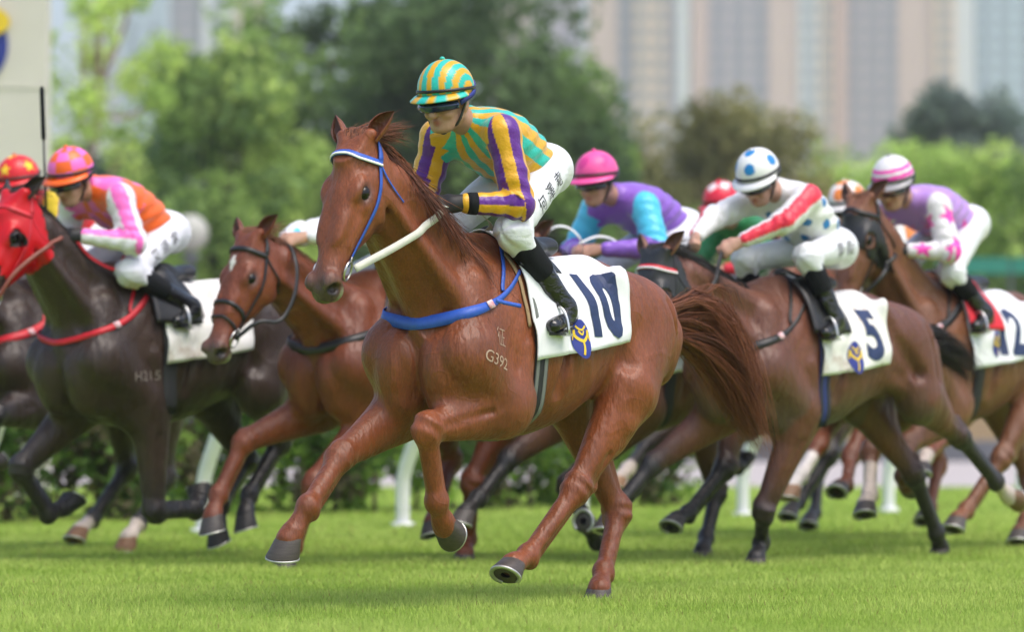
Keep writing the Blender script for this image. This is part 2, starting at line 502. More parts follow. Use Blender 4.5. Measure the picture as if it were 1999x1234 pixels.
g1, g2 = lin('#86a446'), lin('#a2b85a')
M['turf'] = mat('turf', base=tuple(g1 * 0.95), rough=0.9, spec=0.15, vary=0.16, vscale=1.4, stretch=(0.6, 1.6, 1), tint=tuple(g2 * 0.95), tscale=0.7, tamt=0.8, bump=0.6, bscale=40, bdist=0.03)
M['blade'] = mat('grass_blade', attr=True, rough=0.75, spec=0.2, trans=0.35)
GB = 4000.0
ground = tag(mesh_np('ground', A(-GB, -50, 0, GB, -50, 0, GB, GB, 0, -GB, GB, 0).reshape(4, 3), np.array([[0, 1, 2, 3]]), M['turf'], smooth=False), kind='structure')

# mown turf: single blades, denser near the lens
def grass():
    rng = np.random.default_rng(3)
    P = []
    for y0, y1, dens in ((13.2, 15.0, 5200), (15.0, 17.5, 4600), (17.5, 20.5, 2900), (20.5, 25.0, 1500), (25.0, 31.0, 650), (31.0, 43.0, 200)):
        w = 0.145 * y1 * 2 + 0.3; n = int(dens * w * (y1 - y0))
        p = np.zeros((n, 2)); p[:, 1] = rng.uniform(y0, y1, n); p[:, 0] = rng.uniform(-w / 2, w / 2, n)
        P.append(p)
    P = np.concatenate(P); n = len(P)
    cl = np.sin(P[:, 0] * 3.1 + 1.3 * np.sin(P[:, 1] * 2.3)) * np.sin(P[:, 1] * 2.7 + np.sin(P[:, 0] * 1.9))
    hgt = rng.uniform(0.018, 0.042, n) * (1 + 0.25 * cl)
    far = np.clip((P[:, 1] - 15) / 14, 0, 1)
    wd = rng.uniform(0.0022, 0.0042, n) * (1 + 3.0 * far); hgt = hgt * (1 + 0.25 * far)
    a = rng.uniform(0, 2 * math.pi, n); b = rng.uniform(0, 2 * math.pi, n); ln = rng.uniform(0.1, 0.8, n) * hgt
    V = np.zeros((n, 3, 3))
    V[:, 0, 0] = P[:, 0] - np.cos(a) * wd; V[:, 0, 1] = P[:, 1] - np.sin(a) * wd
    V[:, 1, 0] = P[:, 0] + np.cos(a) * wd; V[:, 1, 1] = P[:, 1] + np.sin(a) * wd
    V[:, 2, 0] = P[:, 0] + np.cos(b) * ln; V[:, 2, 1] = P[:, 1] + np.sin(b) * ln; V[:, 2, 2] = hgt
    mix = np.clip(rng.normal(0.5, 0.18, n) + 0.25 * cl, 0, 1)[:, None]
    c = (lin('#8fab46') * (1 - mix) + lin('#bccc70') * mix) * 1.06
    dry = rng.random(n) < 0.03; c[dry] = lin('#b8ab6a') * 0.6
    C = np.repeat(c[:, None, :], 3, 1)
    o = mesh_np('grass', V.reshape(-1, 3), np.arange(3 * n).reshape(-1, 3), M['blade'], col=C.reshape(-1, 3), smooth=False)
    tag(o, 'short bright green mown turf of the racing surface', 'grass', kind='stuff')
grass()

# path and apron behind the course, right side
M['path'] = mat('pale_path', base=(0.42, 0.38, 0.37), rough=0.9, vary=0.08, vscale=0.5)
M['kerbdark'] = mat('grey_kerb', base=(0.13, 0.135, 0.15), rough=0.8)
sheet('path', [(-60, 43.5), (140, 43.5), (140, 70), (-60, 70)], 0.004, M['path'])
mb = MB(); mb.box((40, 71.0, 0.2), (200, 2.0, 0.4)); tag(mb.build('kerb', M['kerbdark']), kind='structure')
M['brickwall'] = mat('beige_wall', base=(0.42, 0.28, 0.19), rough=0.85, vary=0.1, vscale=0.8)
bw = empty('boundary_wall', (40, 74, 0))
mb = MB(); mb.box((0, 0, 0.6), (200, 0.4, 1.2)); mb.build('wall_face', M['brickwall'], bw)
mb = MB(); mb.box((0, 0, 1.24), (200, 0.5, 0.075)); mb.build('coping', mat('pale_coping', base=(0.5, 0.42, 0.34), rough=0.8), bw)
for i in range(20):
    mb = MB(); mb.box((-20 + i * 4.0, -0.26, 0.6), (0.5, 0.1, 1.18)); mb.build('pier', M['brickwall'], bw)
tag(bw, 'low beige wall behind the pale path beyond the rail', 'wall')

# running rail: goose-neck posts leaning over the track and a round top rail
M['pvc'] = mat('white_rail_plastic', base=(0.78, 0.79, 0.80), rough=0.4, vary=0.05, vscale=3, stain=((0.45, 0.47, 0.36), 3.0, 0.6, 0.35))
RL = -8.05
def rail_point(along, out, z): return track(along, RL + out, z)
base_along = (A(-2.19, 25.6, 0) - ORG) @ HEAD
rail = empty('running_rail', tuple(track(base_along, RL)))
inv = rail.location
RP = lambda along, out, z: rail_point(along, out, z) - np.array(inv)
SP = 2.0
names = []
for i in range(-2, 9):
    al = base_along - SP * i
    pts = [RP(al, 0, 0), RP(al, 0.0, 0.30), RP(al, 0.02, 0.42), RP(al, 0.10, 0.60), RP(al, 0.24, 0.88), RP(al, 0.33, 1.08)]
    mb = MB(); mb.tube(catmull(pts, 18), 0.052, 12); p = mb.build('post', M['pvc'], rail, True)
    mb = MB(); mb.tube([RP(al, 0, 0.0), RP(al, 0, 0.05)], 0.085, 14); mb.build('base_collar', M['pvc'], p, True)
for i in range(-3, 10):
    a0, a1 = base_along - SP * i + 0.0, base_along - SP * (i + 1)
    mb = MB(); mb.tube([RP(a0 - 0.004, 0.34, 1.13), RP((a0 + a1) / 2, 0.34, 1.13), RP(a1 + 0.004, 0.34, 1.13)], 0.062, 14); mb.build('top_rail', M['pvc'], rail, True)
tag(rail, 'white plastic running rail on curved goose-neck posts behind the horses', 'rail')

# leaf clouds
def leaves_mesh(name, centres, rad, per, size, cols, m, parent, seed=1, flat=1.0, weights=None):
    rng = np.random.default_rng(seed)
    C = np.repeat(np.array(centres, float), per, 0); R = np.repeat(np.array(rad, float), per)
    n = len(C); d = rng.normal(size=(n, 3)); d /= np.linalg.norm(d, axis=1, keepdims=True)
    d[:, 2] *= flat
    P = C + d * (R * rng.random(n) ** 0.45)[:, None]
    u = rng.normal(size=(n, 3)); u /= np.linalg.norm(u, axis=1, keepdims=True)
    v = np.cross(u, rng.normal(size=(n, 3))); v /= np.linalg.norm(v, axis=1, keepdims=True) + 1e-9
    s = size * rng.uniform(0.6, 1.3, n)[:, None]
    V = np.stack([P - u * s, P + v * s * 0.5 - u * s * 0.1, P + u * s, P - v * s * 0.5 - u * s * 0.1], 1)
    ci = rng.integers(0, len(cols), len(centres)); cc = np.array(cols)[np.repeat(ci, per)] * rng.uniform(0.75, 1.25, (n, 1))
    col = np.repeat(cc[:, None, :], 4, 1).reshape(-1, 3)
    return mesh_np(name, V.reshape(-1, 3), np.arange(4 * n).reshape(-1, 4), m, parent, col=col, smooth=False)
M['leaf'] = mat('leaf', attr=True, rough=0.7, spec=0.2, trans=0.42)
M['bark'] = mat('bark', base=(0.13, 0.10, 0.075), rough=0.9, vary=0.3, vscale=4, bump=0.6, bscale=12, bdist=0.05)
M['tanbark'] = mat('pale_bark', base=(0.26, 0.20, 0.14), rough=0.9, vary=0.2, vscale=4)

def tree(label, x, y, height, crown, cols, trunk_h=2.0, seed=1, clumps=60, per=110, size=0.28, m=None, group='trees behind the course', lean=0.0, shape='round', tr=0.22):
    rng = np.random.default_rng(seed); t = empty('tree', (x, y, 0))
    rx, rz = crown; cz = height - rz
    pts = catmull([(0, 0, 0), (lean * 0.3, 0, trunk_h * 0.5), (lean, 0, trunk_h), (lean * 1.2, 0.2, cz), (lean * 1.3, 0.1, height - rz * 0.5)], 14)
    mb = MB(); mb.tube(pts, np.linspace(tr, tr * 0.25, 14), 8)
    tk = mb.build('trunk', m or M['bark'], t, True)
    cen = []
    while len(cen) < clumps:
        d = rng.normal(size=3); d /= np.linalg.norm(d); r = rng.uniform(0.35, 1.0) ** 0.5
        p = d * r
        if shape == 'cone' and math.hypot(p[0], p[1]) > max(0.12, 0.95 - (p[2] + 1) * 0.5): continue
        if shape == 'dome' and p[2] < -0.75: continue
        cen.append((p[0] * rx + lean * 1.2, p[1] * rx, cz + p[2] * rz))
    for i in range(7):
        c = cen[int(rng.integers(len(cen)))]; b0 = pts[7 + i % 5]
        mb = MB(); mb.tube(catmull([b0, (np.array(b0) + np.array(c)) / 2 + A(0, 0, -0.2), c], 6), np.linspace(tr * 0.35, 0.03, 6), 6); mb.build('limb', m or M['bark'], tk, True)
    leaves_mesh('crown', cen, rng.uniform(0.16, 0.3, len(cen)) * (rx + rz) * 0.55, per, size, cols, M['leaf'], t, seed)
    return tag(t, label, 'tree', group)

gd = [c * 1.6 for c in [lin('#44573a'), lin('#3b4c33'), lin('#566a45'), lin('#4c5f3c')]]
gm = [c * 1.6 for c in [lin('#647c45'), lin('#718a4c'), lin('#566d3e'), lin('#7d9552')]]
gl = [c * 1.6 for c in [lin('#8aa156'), lin('#98ad5c'), lin('#7b944c'), lin('#a3b567')]]
go = [c * 1.6 for c in [lin('#7a784c'), lin('#6a6b44'), lin('#858153'), lin('#64643f')]]
gb = [c * 1.6 for c in [lin('#465c4d'), lin('#3b5145'), lin('#546b58')]]
g_ = lambda L, s: [c * s for c in L]
PX = lambda u, D: (u - 1000.0) / 7200.0 * D
tree('tall dark bushy tree directly behind the teal and yellow jockey', PX(900, 86), 86, 12.2, (3.3, 6.0), g_(gd, 1.1), 2, 21, 90, 240, 0.16)
tree('dark tree whose slope ends behind the pink heart helmet', PX(1060, 84), 84, 9.6, (1.9, 4.7), g_(gd + gm, 1.0), 2, 22, 70, 220, 0.15)
tree('mid green tree rising behind the chestnut horse with the blue bridle', PX(650, 90), 90, 13.0, (3.0, 6.5), g_(gm + gd, 1.0), 2, 23, 80, 240, 0.17)
tree('yellowish green tree between the pale post and the dark trees', PX(440, 82), 82, 9.4, (2.3, 4.6), g_(gl + gm, 0.9), 2, 24, 70, 220, 0.15)
tree('low bushy green tree standing behind the orange jockey', PX(330, 74), 74, 5.6, (2.0, 2.8), g_(gl + gm, 0.85), 1, 25, 60, 200, 0.14)
tree('dark blue-green tree left of the pale trunk', PX(215, 96), 96, 8.4, (2.6, 4.4), gb, 2, 26, 70, 220, 0.15)
tree('dark blue-green tree in the gap beside the pale winning post', PX(110, 98), 98, 7.6, (2.0, 4.0), gb + gm, 2, 27, 60, 220, 0.15)
tree('thin young tree with pale leaning trunk and sparse top leaves', PX(112, 62), 62, 8.6, (1.6, 1.9), g_(gl, 1.0), 5.2, 28, 16, 120, 0.10, M['tanbark'], lean=0.55, tr=0.12)
tree('rounded olive tree behind the spotted white helmet', PX(1420, 96), 96, 9.3, (2.9, 4.5), go, 2, 29, 90, 240, 0.15, shape='dome')
tree('olive bush at the foot of the rounded tree, above the purple jockey', PX(1270, 92), 92, 6.6, (1.7, 3.2), go + gm, 1, 30, 50, 200, 0.15)
tree('light green tree right of the olive tree', PX(1690, 100), 100, 8.2, (2.6, 4.0), g_(gl, 1.05), 1, 31, 70, 220, 0.15)
tree('light green tree above the rump of the horse numbered 12', PX(1880, 98), 98, 7.9, (2.6, 3.8), g_(gl, 0.95), 1, 32, 70, 220, 0.15)
tree('grey-green distant tree in front of the blue tower', PX(1890, 160), 160, 15.5, (3.0, 5.0), [lin('#6f8078'), lin('#7d8c80'), lin('#65766a')], 3, 33, 60, 200, 0.25)
tree('bushy light green tree at the right edge of the picture', PX(2010, 90), 90, 7.4, (1.7, 3.4), g_(gl + gm, 0.9), 1, 34, 50, 200, 0.15)
tree('low green shrub tree between the pink and white helmets', PX(1560, 88), 88, 5.2, (2.0, 2.6), g_(gm + gl, 0.9), 1, 35, 50, 200, 0.14)
tree('low dark green tree under the olive tree', PX(1330, 80), 80, 4.6, (1.8, 2.3), g_(gd + gm, 1.1), 1, 36, 50, 200, 0.14)
# far mass of foliage closing the horizon
rng = np.random.default_rng(8)
cen = [(PX(u, 120), 120 + rng.uniform(-6, 6), rng.uniform(0.4, 4.6)) for u in np.linspace(-120, 2120, 150)]
far = leaves_mesh('undergrowth', cen, rng.uniform(1.2, 2.0, len(cen)), 90, 0.3, gm + gd + gl, M['leaf'], None, 9)
tag(far, 'belt of green undergrowth closing the far side of the course', 'undergrowth', kind='stuff')

# clipped hedge behind the rail
hd = empty('hedge', tuple(track(base_along, RL - 3.2)))
cen = []
for i in range(330):
    al = rng.uniform(-9.2, 4.0); cen.append(HEAD * al + LEFT * rng.uniform(-0.45, 0.45) + A(0, 0, rng.uniform(0.12, 1.02)))
leaves_mesh('leaves', cen, rng.uniform(0.16, 0.32, len(cen)), 60, 0.06, [lin('#5d7c38'), lin('#4a6630'), lin('#74943e'), lin('#88a648'), lin('#5a563c')], M['leaf'], hd, 4)
cen = [HEAD * rng.uniform(-9.2, 4.0) + LEFT * rng.uniform(-0.45, 0.5) + A(0, 0, rng.uniform(0.98, 1.2)) for _ in range(110)]
leaves_mesh('new_growth', cen, rng.uniform(0.12, 0.24, len(cen)), 50, 0.055, [lin('#8fae34'), lin('#a9bf3e'), lin('#7c9c34')], M['leaf'], hd, 5)
for i in range(26):
    al = -9.0 + i * 0.5; c = HEAD * al
    mb = MB(); mb.tube(catmull([c, c + LEFT * rng.uniform(-0.15, 0.15) + A(0, 0, 0.4), c + LEFT * rng.uniform(-0.3, 0.3) + HEAD * rng.uniform(-0.2, 0.2) + A(0, 0, 0.95)], 6), np.linspace(0.025, 0.008, 6), 6); mb.build('stem', M['bark'], hd, True)
tag(hd, 'clipped dark green hedge with yellowish top behind the rail', 'hedge')
# winning post at the left edge with its round emblem
M['cream'] = mat('cream_paint', base=(0.62, 0.58, 0.53), rough=0.6, vary=0.04, vscale=2)
wp = empty('winning_post', (PX(34, 37.5), 37.5, 0))
mb = MB(); mb.box((0, 0, 3.4), (0.62, 0.36, 6.8)); mb.build('column', M['cream'], wp)
mb = MB(); mb.box((0, 0, 4.18), (0.64, 0.38, 0.03)); mb.build('joint_band', M['cream'], wp)
def disc(name, c, rx, rz, y, m, parent, n=40, th=0.03):
    V = [(c[0] + rx * math.cos(2 * math.pi * i / n), yy, c[2] + rz * math.sin(2 * math.pi * i / n)) for yy in (y - th, y) for i in range(n)]
    F = [tuple(range(n - 1, -1, -1)), tuple(range(n, 2 * n))] + [(i, (i + 1) % n, n + (i + 1) % n, n + i) for i in range(n)]
    mb = MB(); mb.add(V, F); return mb.build(name, m, parent)
em = disc('emblem', (-0.46, 0, 4.60), 0.38, 0.42, -0.182, M['emblue'], wp)
disc('emblem_cap', (-0.455, 0, 4.84), 0.40, 0.19, -0.217, M['yellow'], em)
tag(wp, 'pale cream winning post with blue and yellow emblem at the left edge', 'post')

# pale globe lamp among the trees
lp = empty('globe_lamp', (PX(372, 60), 60, 0))
mb = MB(); mb.tube([(0, 0, 0), (0, 0, 3.45)], 0.06, 10); mb.build('lamp_post', M['kerbdark'], lp)
V, F = sphere_np((0, 0, 3.85), (0.29, 0.29, 0.30)); mesh_np('globe', V, F, mat('opal_globe', base=(0.42, 0.42, 0.38), rough=0.5), lp)
mb = MB(); mb.tube([(0, 0, 3.42), (0, 0, 3.52)], 0.14, 12); mb.build('collar', M['kerbdark'], lp)
tag(lp, 'pale round globe lamp on a post behind the orange jockey', 'lamp')

# green screen fence far right
M['greenscreen'] = mat('green_screen', base=tuple(lin('#2f8f78') * 0.8), rough=0.7)
fs = empty('screen_fence', (PX(1960, 76), 76, 0))
for i in range(7):
    mb = MB(); mb.box((-0.6 + i * 1.5, 0, 3.98), (1.46, 0.05, 0.34)); mb.build('panel', M['greenscreen'], fs)
    mb = MB(); mb.box((-1.34 + i * 1.5, 0.04, 2.05), (0.06, 0.06, 4.1)); mb.build('fence_post', M['kerbdark'], fs)
tag(fs, 'green screen strip on posts above the rump of horse 12', 'fence')

# residential towers far behind
M['t_pink'] = mat('pink_beige_render', base=(0.56, 0.43, 0.38), rough=0.85, vary=0.04, vscale=0.05)
M['t_grey'] = mat('grey_violet_render', base=(0.37, 0.335, 0.36), rough=0.85)
M['t_white'] = mat('white_render', base=(0.62, 0.63, 0.66), rough=0.85)
M['t_cream'] = mat('cream_render', base=(0.66, 0.52, 0.41), rough=0.85)
M['t_blue'] = mat('pale_blue_render', base=(0.40, 0.50, 0.56), rough=0.8)
M['t_glass'] = mat('blue_grey_glass', base=(0.13, 0.17, 0.20), rough=0.3, spec=0.6)
M['t_frame'] = mat('window_frame', base=(0.55, 0.55, 0.56), rough=0.6)
winmesh = {}
def window_mesh(w, h):
    key = (round(w, 2), round(h, 2))
    if key not in winmesh:
        a = MB(); a.box((0, -0.05, 0), (w, 0.1, h)); oa = a.build('pane', M['t_glass']); ma = oa.data
        bpy.data.objects.remove(oa)
        winmesh[key] = ma
    return winmesh[key]
def tower(label, u0, u1, D, bays, top=125.0):
    """bays: list of (fraction start, end, material, depth, windows across, window w, h)"""
    x0, x1 = PX(u0, D), PX(u1, D); t = empty('apartment_tower', ((x0 + x1) / 2, D, 0)); W = x1 - x0
    for (a, b, m, dep, nw, ww, wh) in bays:
        bx = (-W / 2 + a * W, -W / 2 + b * W)
        mb = MB(); mb.box(((bx[0] + bx[1]) / 2, 10 - dep, top / 2), (bx[1] - bx[0] - 0.02, 20.0, top)); bay = mb.build('wall_bay', M[m], t)
        for fl in range(14, 30):
            z = fl * 3.7 + 1.6
            if z > 108: break
            for k in range(nw):
                xw = bx[0] + (k + 0.5) * (bx[1] - bx[0]) / nw
                ma = window_mesh(ww, wh)
                w = bpy.data.objects.new('window', ma); w.location = (xw, -dep, z); link(w, bay)
    mb = MB(); mb.box((0, 10, top + 0.6), (W * 0.8, 12, 1.2)); mb.build('roof', M['t_white'], t)
    return tag(t, label, 'building', 'residential towers beyond the trees')
tower('pinkish tower with pale window bay at the edge of the dark trees', 1150, 1345, 850, [(0, .3, 't_pink', 0, 0, 2, 1.5), (.3, .45, 't_grey', .6, 1, 2.2, 1.9), (.45, .62, 't_cream', 2.0, 1, 2.6, 1.9), (.62, .78, 't_cream', 1.4, 1, 2.6, 1.9), (.78, .88, 't_grey', .3, 1, 1.6, 1.6), (.88, 1, 't_white', 1.0, 0, 2, 1.5)])
tower('grey violet tower centred above the spotted white helmet', 1352, 1625, 870, [(0, .12, 't_pink', 0, 0, 2, 1.5), (.12, .55, 't_grey', .4, 3, 2.8, 1.6), (.55, .76, 't_pink', .9, 0, 2, 1.5), (.76, .9, 't_white', 1.5, 1, 2.4, 1.9), (.9, 1, 't_cream', 1.9, 1, 2.2, 1.9)])
tower('pinkish tower with dark window column above the striped helmet', 1632, 1905, 880, [(0, .09, 't_pink', 0, 0, 2, 1.5), (.09, .45, 't_grey', .5, 3, 2.6, 1.6), (.45, .70, 't_pink', .8, 0, 2, 1.5), (.70, .86, 't_cream', 1.8, 1, 2.8, 1.9), (.86, 1, 't_white', 1.0, 0, 2.2, 1.9)])
tower('pale blue tower at the right edge of the picture', 1912, 2140, 900, [(0, .3, 't_blue', .6, 2, 2.4, 1.6), (.3, 1, 't_blue', 0, 3, 3.6, 1.6)])
tower('pale pink tower half hidden behind the top of the dark tree', 940, 1140, 1000, [(0, .5, 't_pink', 0, 2, 2.8, 1.9), (.5, 1, 't_grey', .7, 2, 2.6, 1.5)])
tower('pale tower seen between the treetops left of centre', 330, 510, 900, [(0, .35, 't_grey', 0, 2, 2.8, 1.9), (.35, .7, 't_white', 1.0, 1, 2.8, 1.9), (.7, 1, 't_pink', .3, 1, 2.4, 1.9)])
tower('white tower showing behind the sparse young tree', 150, 322, 980, [(0, .5, 't_white', 0, 2, 2.8, 1.9), (.5, 1, 't_blue', .6, 2, 2.6, 1.5)])

# thin summer haze over the whole course and the towers
hz_m = bpy.data.materials.new('haze_air'); hz_m.use_nodes = True
_n = hz_m.node_tree; _n.nodes.remove(_n.nodes['Principled BSDF']); _pv = _n.nodes.new('ShaderNodeVolumePrincipled')
_pv.inputs['Color'].default_value = (0.92, 0.94, 0.97, 1); _pv.inputs['Density'].default_value = 0.00045; _pv.inputs['Anisotropy'].default_value = 0.1
_n.links.new(_pv.outputs[0], _n.nodes['Material Output'].inputs['Volume'])
mb = MB(); mb.box((0, 500, 64.0), (900, 1200, 132.0)); hz = mb.build('haze', hz_m); tag(hz, 'thin pale summer haze over the whole course', 'haze', kind='stuff')
scene.cycles.volume_bounces = 0

# ------------------------------------------------------------------ horses
Y = A(0, 1, 0)
TRUNK = [(-1.37, 1.08, .98, .05), (-1.31, 1.16, .92, .14), (-1.17, 1.275, .88, .215), (-.97, 1.385, .87, .245), (-.80, 1.425, .86, .25), (-.60, 1.41, .80, .255),
         (-.40, 1.395, .725, .285), (-.20, 1.415, .685, .285), (-.05, 1.465, .675, .27), (.05, 1.49, .675, .258), (.15, 1.47, .68, .248), (.27, 1.40, .705, .235),
         (.36, 1.32, .775, .215), (.44, 1.20, .86, .17), (.50, 1.08, .96, .07)]
TRUNK = [(x * ((.84 if x < 0 else 1.0)), a, b, w) for x, a, b, w in TRUNK]
def BX(x, y, z): return A(x * .84 if x < 0 else x, y, z)
NECK = [(-.06, .25, -.27, .20), (.0, .235, -.265, .19), (.2, .195, -.225, .155), (.4, .15, -.185, .118), (.6, .122, -.155, .095), (.8, .105, -.13, .085), (.95, .09, -.12, .08), (1.05, .06, -.10, .06)]
HEADST = [(-.06, .01, -.09, .045), (-.03, .04, -.14, .072), (.03, .055, -.185, .086), (.12, .06, -.215, .096), (.20, .053, -.215, .094), (.28, .04, -.185, .078),
          (.36, .028, -.140, .062), (.44, .016, -.112, .053), (.50, .008, -.104, .055), (.55, -.002, -.104, .057), (.585, -.022, -.10, .05), (.612, -.048, -.078, .028)]

def limb_frame(a, b, side):
    c = unit(np.array(b) - np.array(a)); s = unit(side - c * (side @ c)); return c, s, unit(np.cross(c, s))   # axis, lateral, dorsal

def build_horse(cfg):
    h = cfg['vox']; legs = {k: [np.array(p, float) for p in v] for k, v in cfg['legs'].items()}
    for k, J in legs.items():
        J[3][2] = max(J[3][2], .05); J[2][2] = max(J[2][2], .115)
    poll = A(cfg['poll'][0], 0, cfg['poll'][1]); muz = A(cfg['muz'][0], cfg.get('turn', 0.0), cfg['muz'][1])
    allp = np.array([p for J in legs.values() for p in J] + [poll + A(.1, 0, .2), muz + A(.12, 0, -.1)])
    lo = np.minimum(allp.min(0) - .12, (-1.45, -.42, .0)); hi = np.maximum(allp.max(0) + .12, (.6, .42, 1.56))
    lo[2] = max(lo[2], -.02)
    f = Field(lo, hi, h)
    # trunk
    f.loft((0, 0, 0), np.eye(3), TRUNK, .02, 2.25, .30, .12)
    # neck
    nb = A(.17, 0, 1.13); nax = unit(poll - nb); nl = np.linalg.norm(poll - nb); nup = A(-nax[2], 0, nax[0])
    f.loft(nb, [nax, Y, nup], [(t * nl, a, b, w) for t, a, b, w in NECK], .09, 2.15, .35, .05)
    # head
    hx = unit(muz - poll); hy = unit(Y - hx * (Y @ hx)); hz = np.cross(hx, hy); HM = np.array([hx, hy, hz])
    Hd = lambda t, y, z: poll + hx * t + hy * y * 1.06 + hz * z * 1.0
    f.loft(poll, HM, [(t, a * 1.0, b * 1.0, w * 1.06) for t, a, b, w in HEADST], .045, 2.35, .22, .25)
    for s in (-1, 1):
        f.ell(Hd(.145, s * .062, -.115), (.110, .042, .10), .014, HM)                    # jowl
        f.ell(Hd(.170, s * .072, .018), (.05, .024, .022), .035, HM)                  # brow
        f.cone(Hd(.225, s * .074, -.045), Hd(.38, s * .050, -.048), .015, .008, .022)  # facial crest
        f.ell(Hd(.20, s * .082, -.036), (.035, .014, .014), .03, HM)                   # lower lid
        f.ell(Hd(.548, s * .042, -.028), (.046, .028, .040), .018, HM)                  # nostril wing
        f.ell(Hd(.30, s * .043, .012), (.10, .02, .018), .035, HM)
        f.cone(Hd(.27, s * .085, -.10), Hd(.42, s * .06, -.095), .008, .006, .012, sub=True)
    f.ell(Hd(.575, 0, -.062), (.034, .046, .04), .02, HM)
    f.ell(Hd(.545, 0, -.112), (.042, .036, .022), .018, HM)
    for s in (-1, 1):
        f.ell(Hd(.178, s * .101, -.008), (.028, .016, .022), .012, HM, sub=True)
        nm = np.array([unit(hx * .8 - hz * .6), hy, unit(hx * .6 + hz * .8)])
        f.ell(Hd(.572, s * .056, -.036), (.020, .026, .030), .010, nm, sub=True)
        f.cone(Hd(.60, s * .045, -.092), Hd(.475, s * .062, -.088), .006, .005, .008, sub=True)
    # ear roots and throat
    for s in (-1, 1):
        f.cone(Hd(-.03, s * .045, .02), Hd(-.055, s * .064, .032), .034, .026, .03)
        f.cone(nb + nax * nl * .2 + Y * s * .135 - nup * .10, nb + nax * nl * .92 + Y * s * .055 - nup * .075, .055, .026, .05)   # brachiocephalic
        f.cone(nb + nax * nl * .05 + Y * s * .10 + nup * .12, nb + nax * nl * .8 + Y * s * .05 + nup * .05, .07, .04, .06)
    # jugular groove
        f.cone(nb + nax * nl * .18 + Y * s * .14 - nup * .19, nb + nax * nl * .8 + Y * s * .075 - nup * .115, .024, .014, .04, sub=True)
    # fore legs
    for key, s in (('LF', 1), ('RF', -1)):
        e, kn, fe, co = legs[key]; sw = e[0] - .1
        sp = A(.37 + .22 * sw, s * .17, 1.0 + .05 * max(sw, 0))
        f.cone((-.03, s * .12, 1.35), sp, .10, .12, .028, Y, .78)                      # scapula
        f.cone((.05, s * .185, 1.22), sp + A(-.07, s * .035, -.01), .05, .05, .016)    # deltoid
        f.cone((.33, s * .13, 1.28), sp + A(.02, 0, -.03), .075, .085, .03)            # neck muscle to the arm
        f.cone(sp, e + A(.02, 0, .0), .125, .10, .06, Y, .85)                          # arm
        f.cone((-.07, s * .175, 1.16), e + A(-.06, s * .015, .05), .12, .07, .018, Y, .72)  # triceps
        f.cone((.09, s * .205, 1.03), e + A(-.015, s * .035, .05), .068, .05, .014)
        f.cone((-.17, s * .262, 1.16), (-.13, s * .245, .86), .016, .014, .05, sub=True)
        f.ell(e + A(-.055, s * .01, .035), (.05, .04, .05), .04)
        f.ell(sp + A(.07, -s * .075, -.05), (.085, .10, .145), .012)                   # pectorals
        f.ell(sp + A(.0, -s * .08, -.17), (.12, .085, .10), .018)
        f.cone((sp + A(.02, -s * .07, -.12)), e + (kn - e) * .25 + A(0, -s * .02, 0), .09, .065, .05)
        c, sd, q = limb_frame(e, kn, Y)
        f.cone(e + c * .0, kn - c * .04, .116, .060, .05, Y, .78)
        f.cone(e + q * .045 + sd * .012 * s + c * .02, e + c * .30 + q * .026, .080, .044, .012)
        f.cone(e - q * .042 + c * .04, e + c * .33 - q * .026, .082, .042, .012)
        f.cone(e + sd * .055 * s + c * .05, e + c * .33 + sd * .026 * s, .040, .020, .010)
        f.cone(e + c * .22 + q * .034, kn + q * .050, .017, .011, .008)                # extensor tendon
        f.cone(e + c * .20 - q * .036, kn - q * .050 - c * .02, .017, .012, .008)       # flexor tendon
        f.cone(e + c * .16 + sd * s * .072 + q * .012, kn - c * .06 + sd * s * .060 + q * .004, .002, .006, .030, sub=True)
        cannon(f, kn, fe, co, .058, c, s, True)
    # hind legs
    for key, s in (('LH', 1), ('RH', -1)):
        st, hk, fe, co = legs[key]; sw = st[0] + .75
        f.ell(BX(-.88, s * .12, 1.20), (.25, .14, .17), .035)
        f.ell(BX(-.68, s * .205, 1.33), (.06, .035, .045), .05)
        f.cone(BX(-.74, s * .205, 1.27), st + A(.02, s * .01, .09), .055, .062, .018, Y, .8)
        f.cone(BX(-.62, s * .17, 1.0), st + A(.05, -s * .02, .02), .035, .05, .04)                            # gluteals
        hp = BX(-1.03, s * .14, 1.14)
        f.cone(hp, st + A(0, 0, .02), .190, .145, .035, Y, .74)                         # thigh
        c, sd, q = limb_frame(st, hk, Y); ln = np.linalg.norm(hk - st)
        f.cone(BX(-1.23, s * .115, 1.10), st + c * ln * .42 - q * .045, .125, .06, .016, Y, .75)   # hamstrings
        f.cone(BX(-1.10, s * .185, 1.10), st + c * ln * .30 - q * .02 + Y * s * .03, .088, .052, .012)
        f.ell(BX(-1.26, s * .09, 1.04), (.09, .09, .15), .03)
        f.ell(st + q * .035, (.085, .07, .095), .045)                                   # stifle
        f.cone(st + c * .02, hk - c * .05, .128, .056, .05, Y, .8)
        f.cone(st - q * .03 + c * .04, st + c * ln * .62 - q * .024, .088, .040, .012)
        f.cone(st + Y * s * .04 + c * .03, st + c * ln * .6 + Y * s * .02, .054, .030, .010)
        cc, csd, cq = limb_frame(hk, fe, Y)
        tip = hk - cc * .075 - cq * .060
        f.cone(st + c * ln * .55 - q * .03, tip, .022, .017, .02)                      # Achilles tendon
        f.cone(hk - cq * .012, tip, .042, .024, .022, Y, .8)
        f.cone(tip, hk + cc * .10 - cq * .03, .020, .014, .018)
        f.cone(st + c * ln * .5 + q * .036, hk + q * .046 + c * .02, .020, .013, .008)
        for w_ in (-1, 1):
            f.cone(st + c * ln * .62 - q * .016 + sd * w_ * .060, hk - c * .03 - q * .026 + sd * w_ * .058, .003, .012, .030, sub=True)
        f.cone(BX(-1.10, s * .245, 1.24), BX(-1.19, s * .235, .95), .012, .012, .05, sub=True)
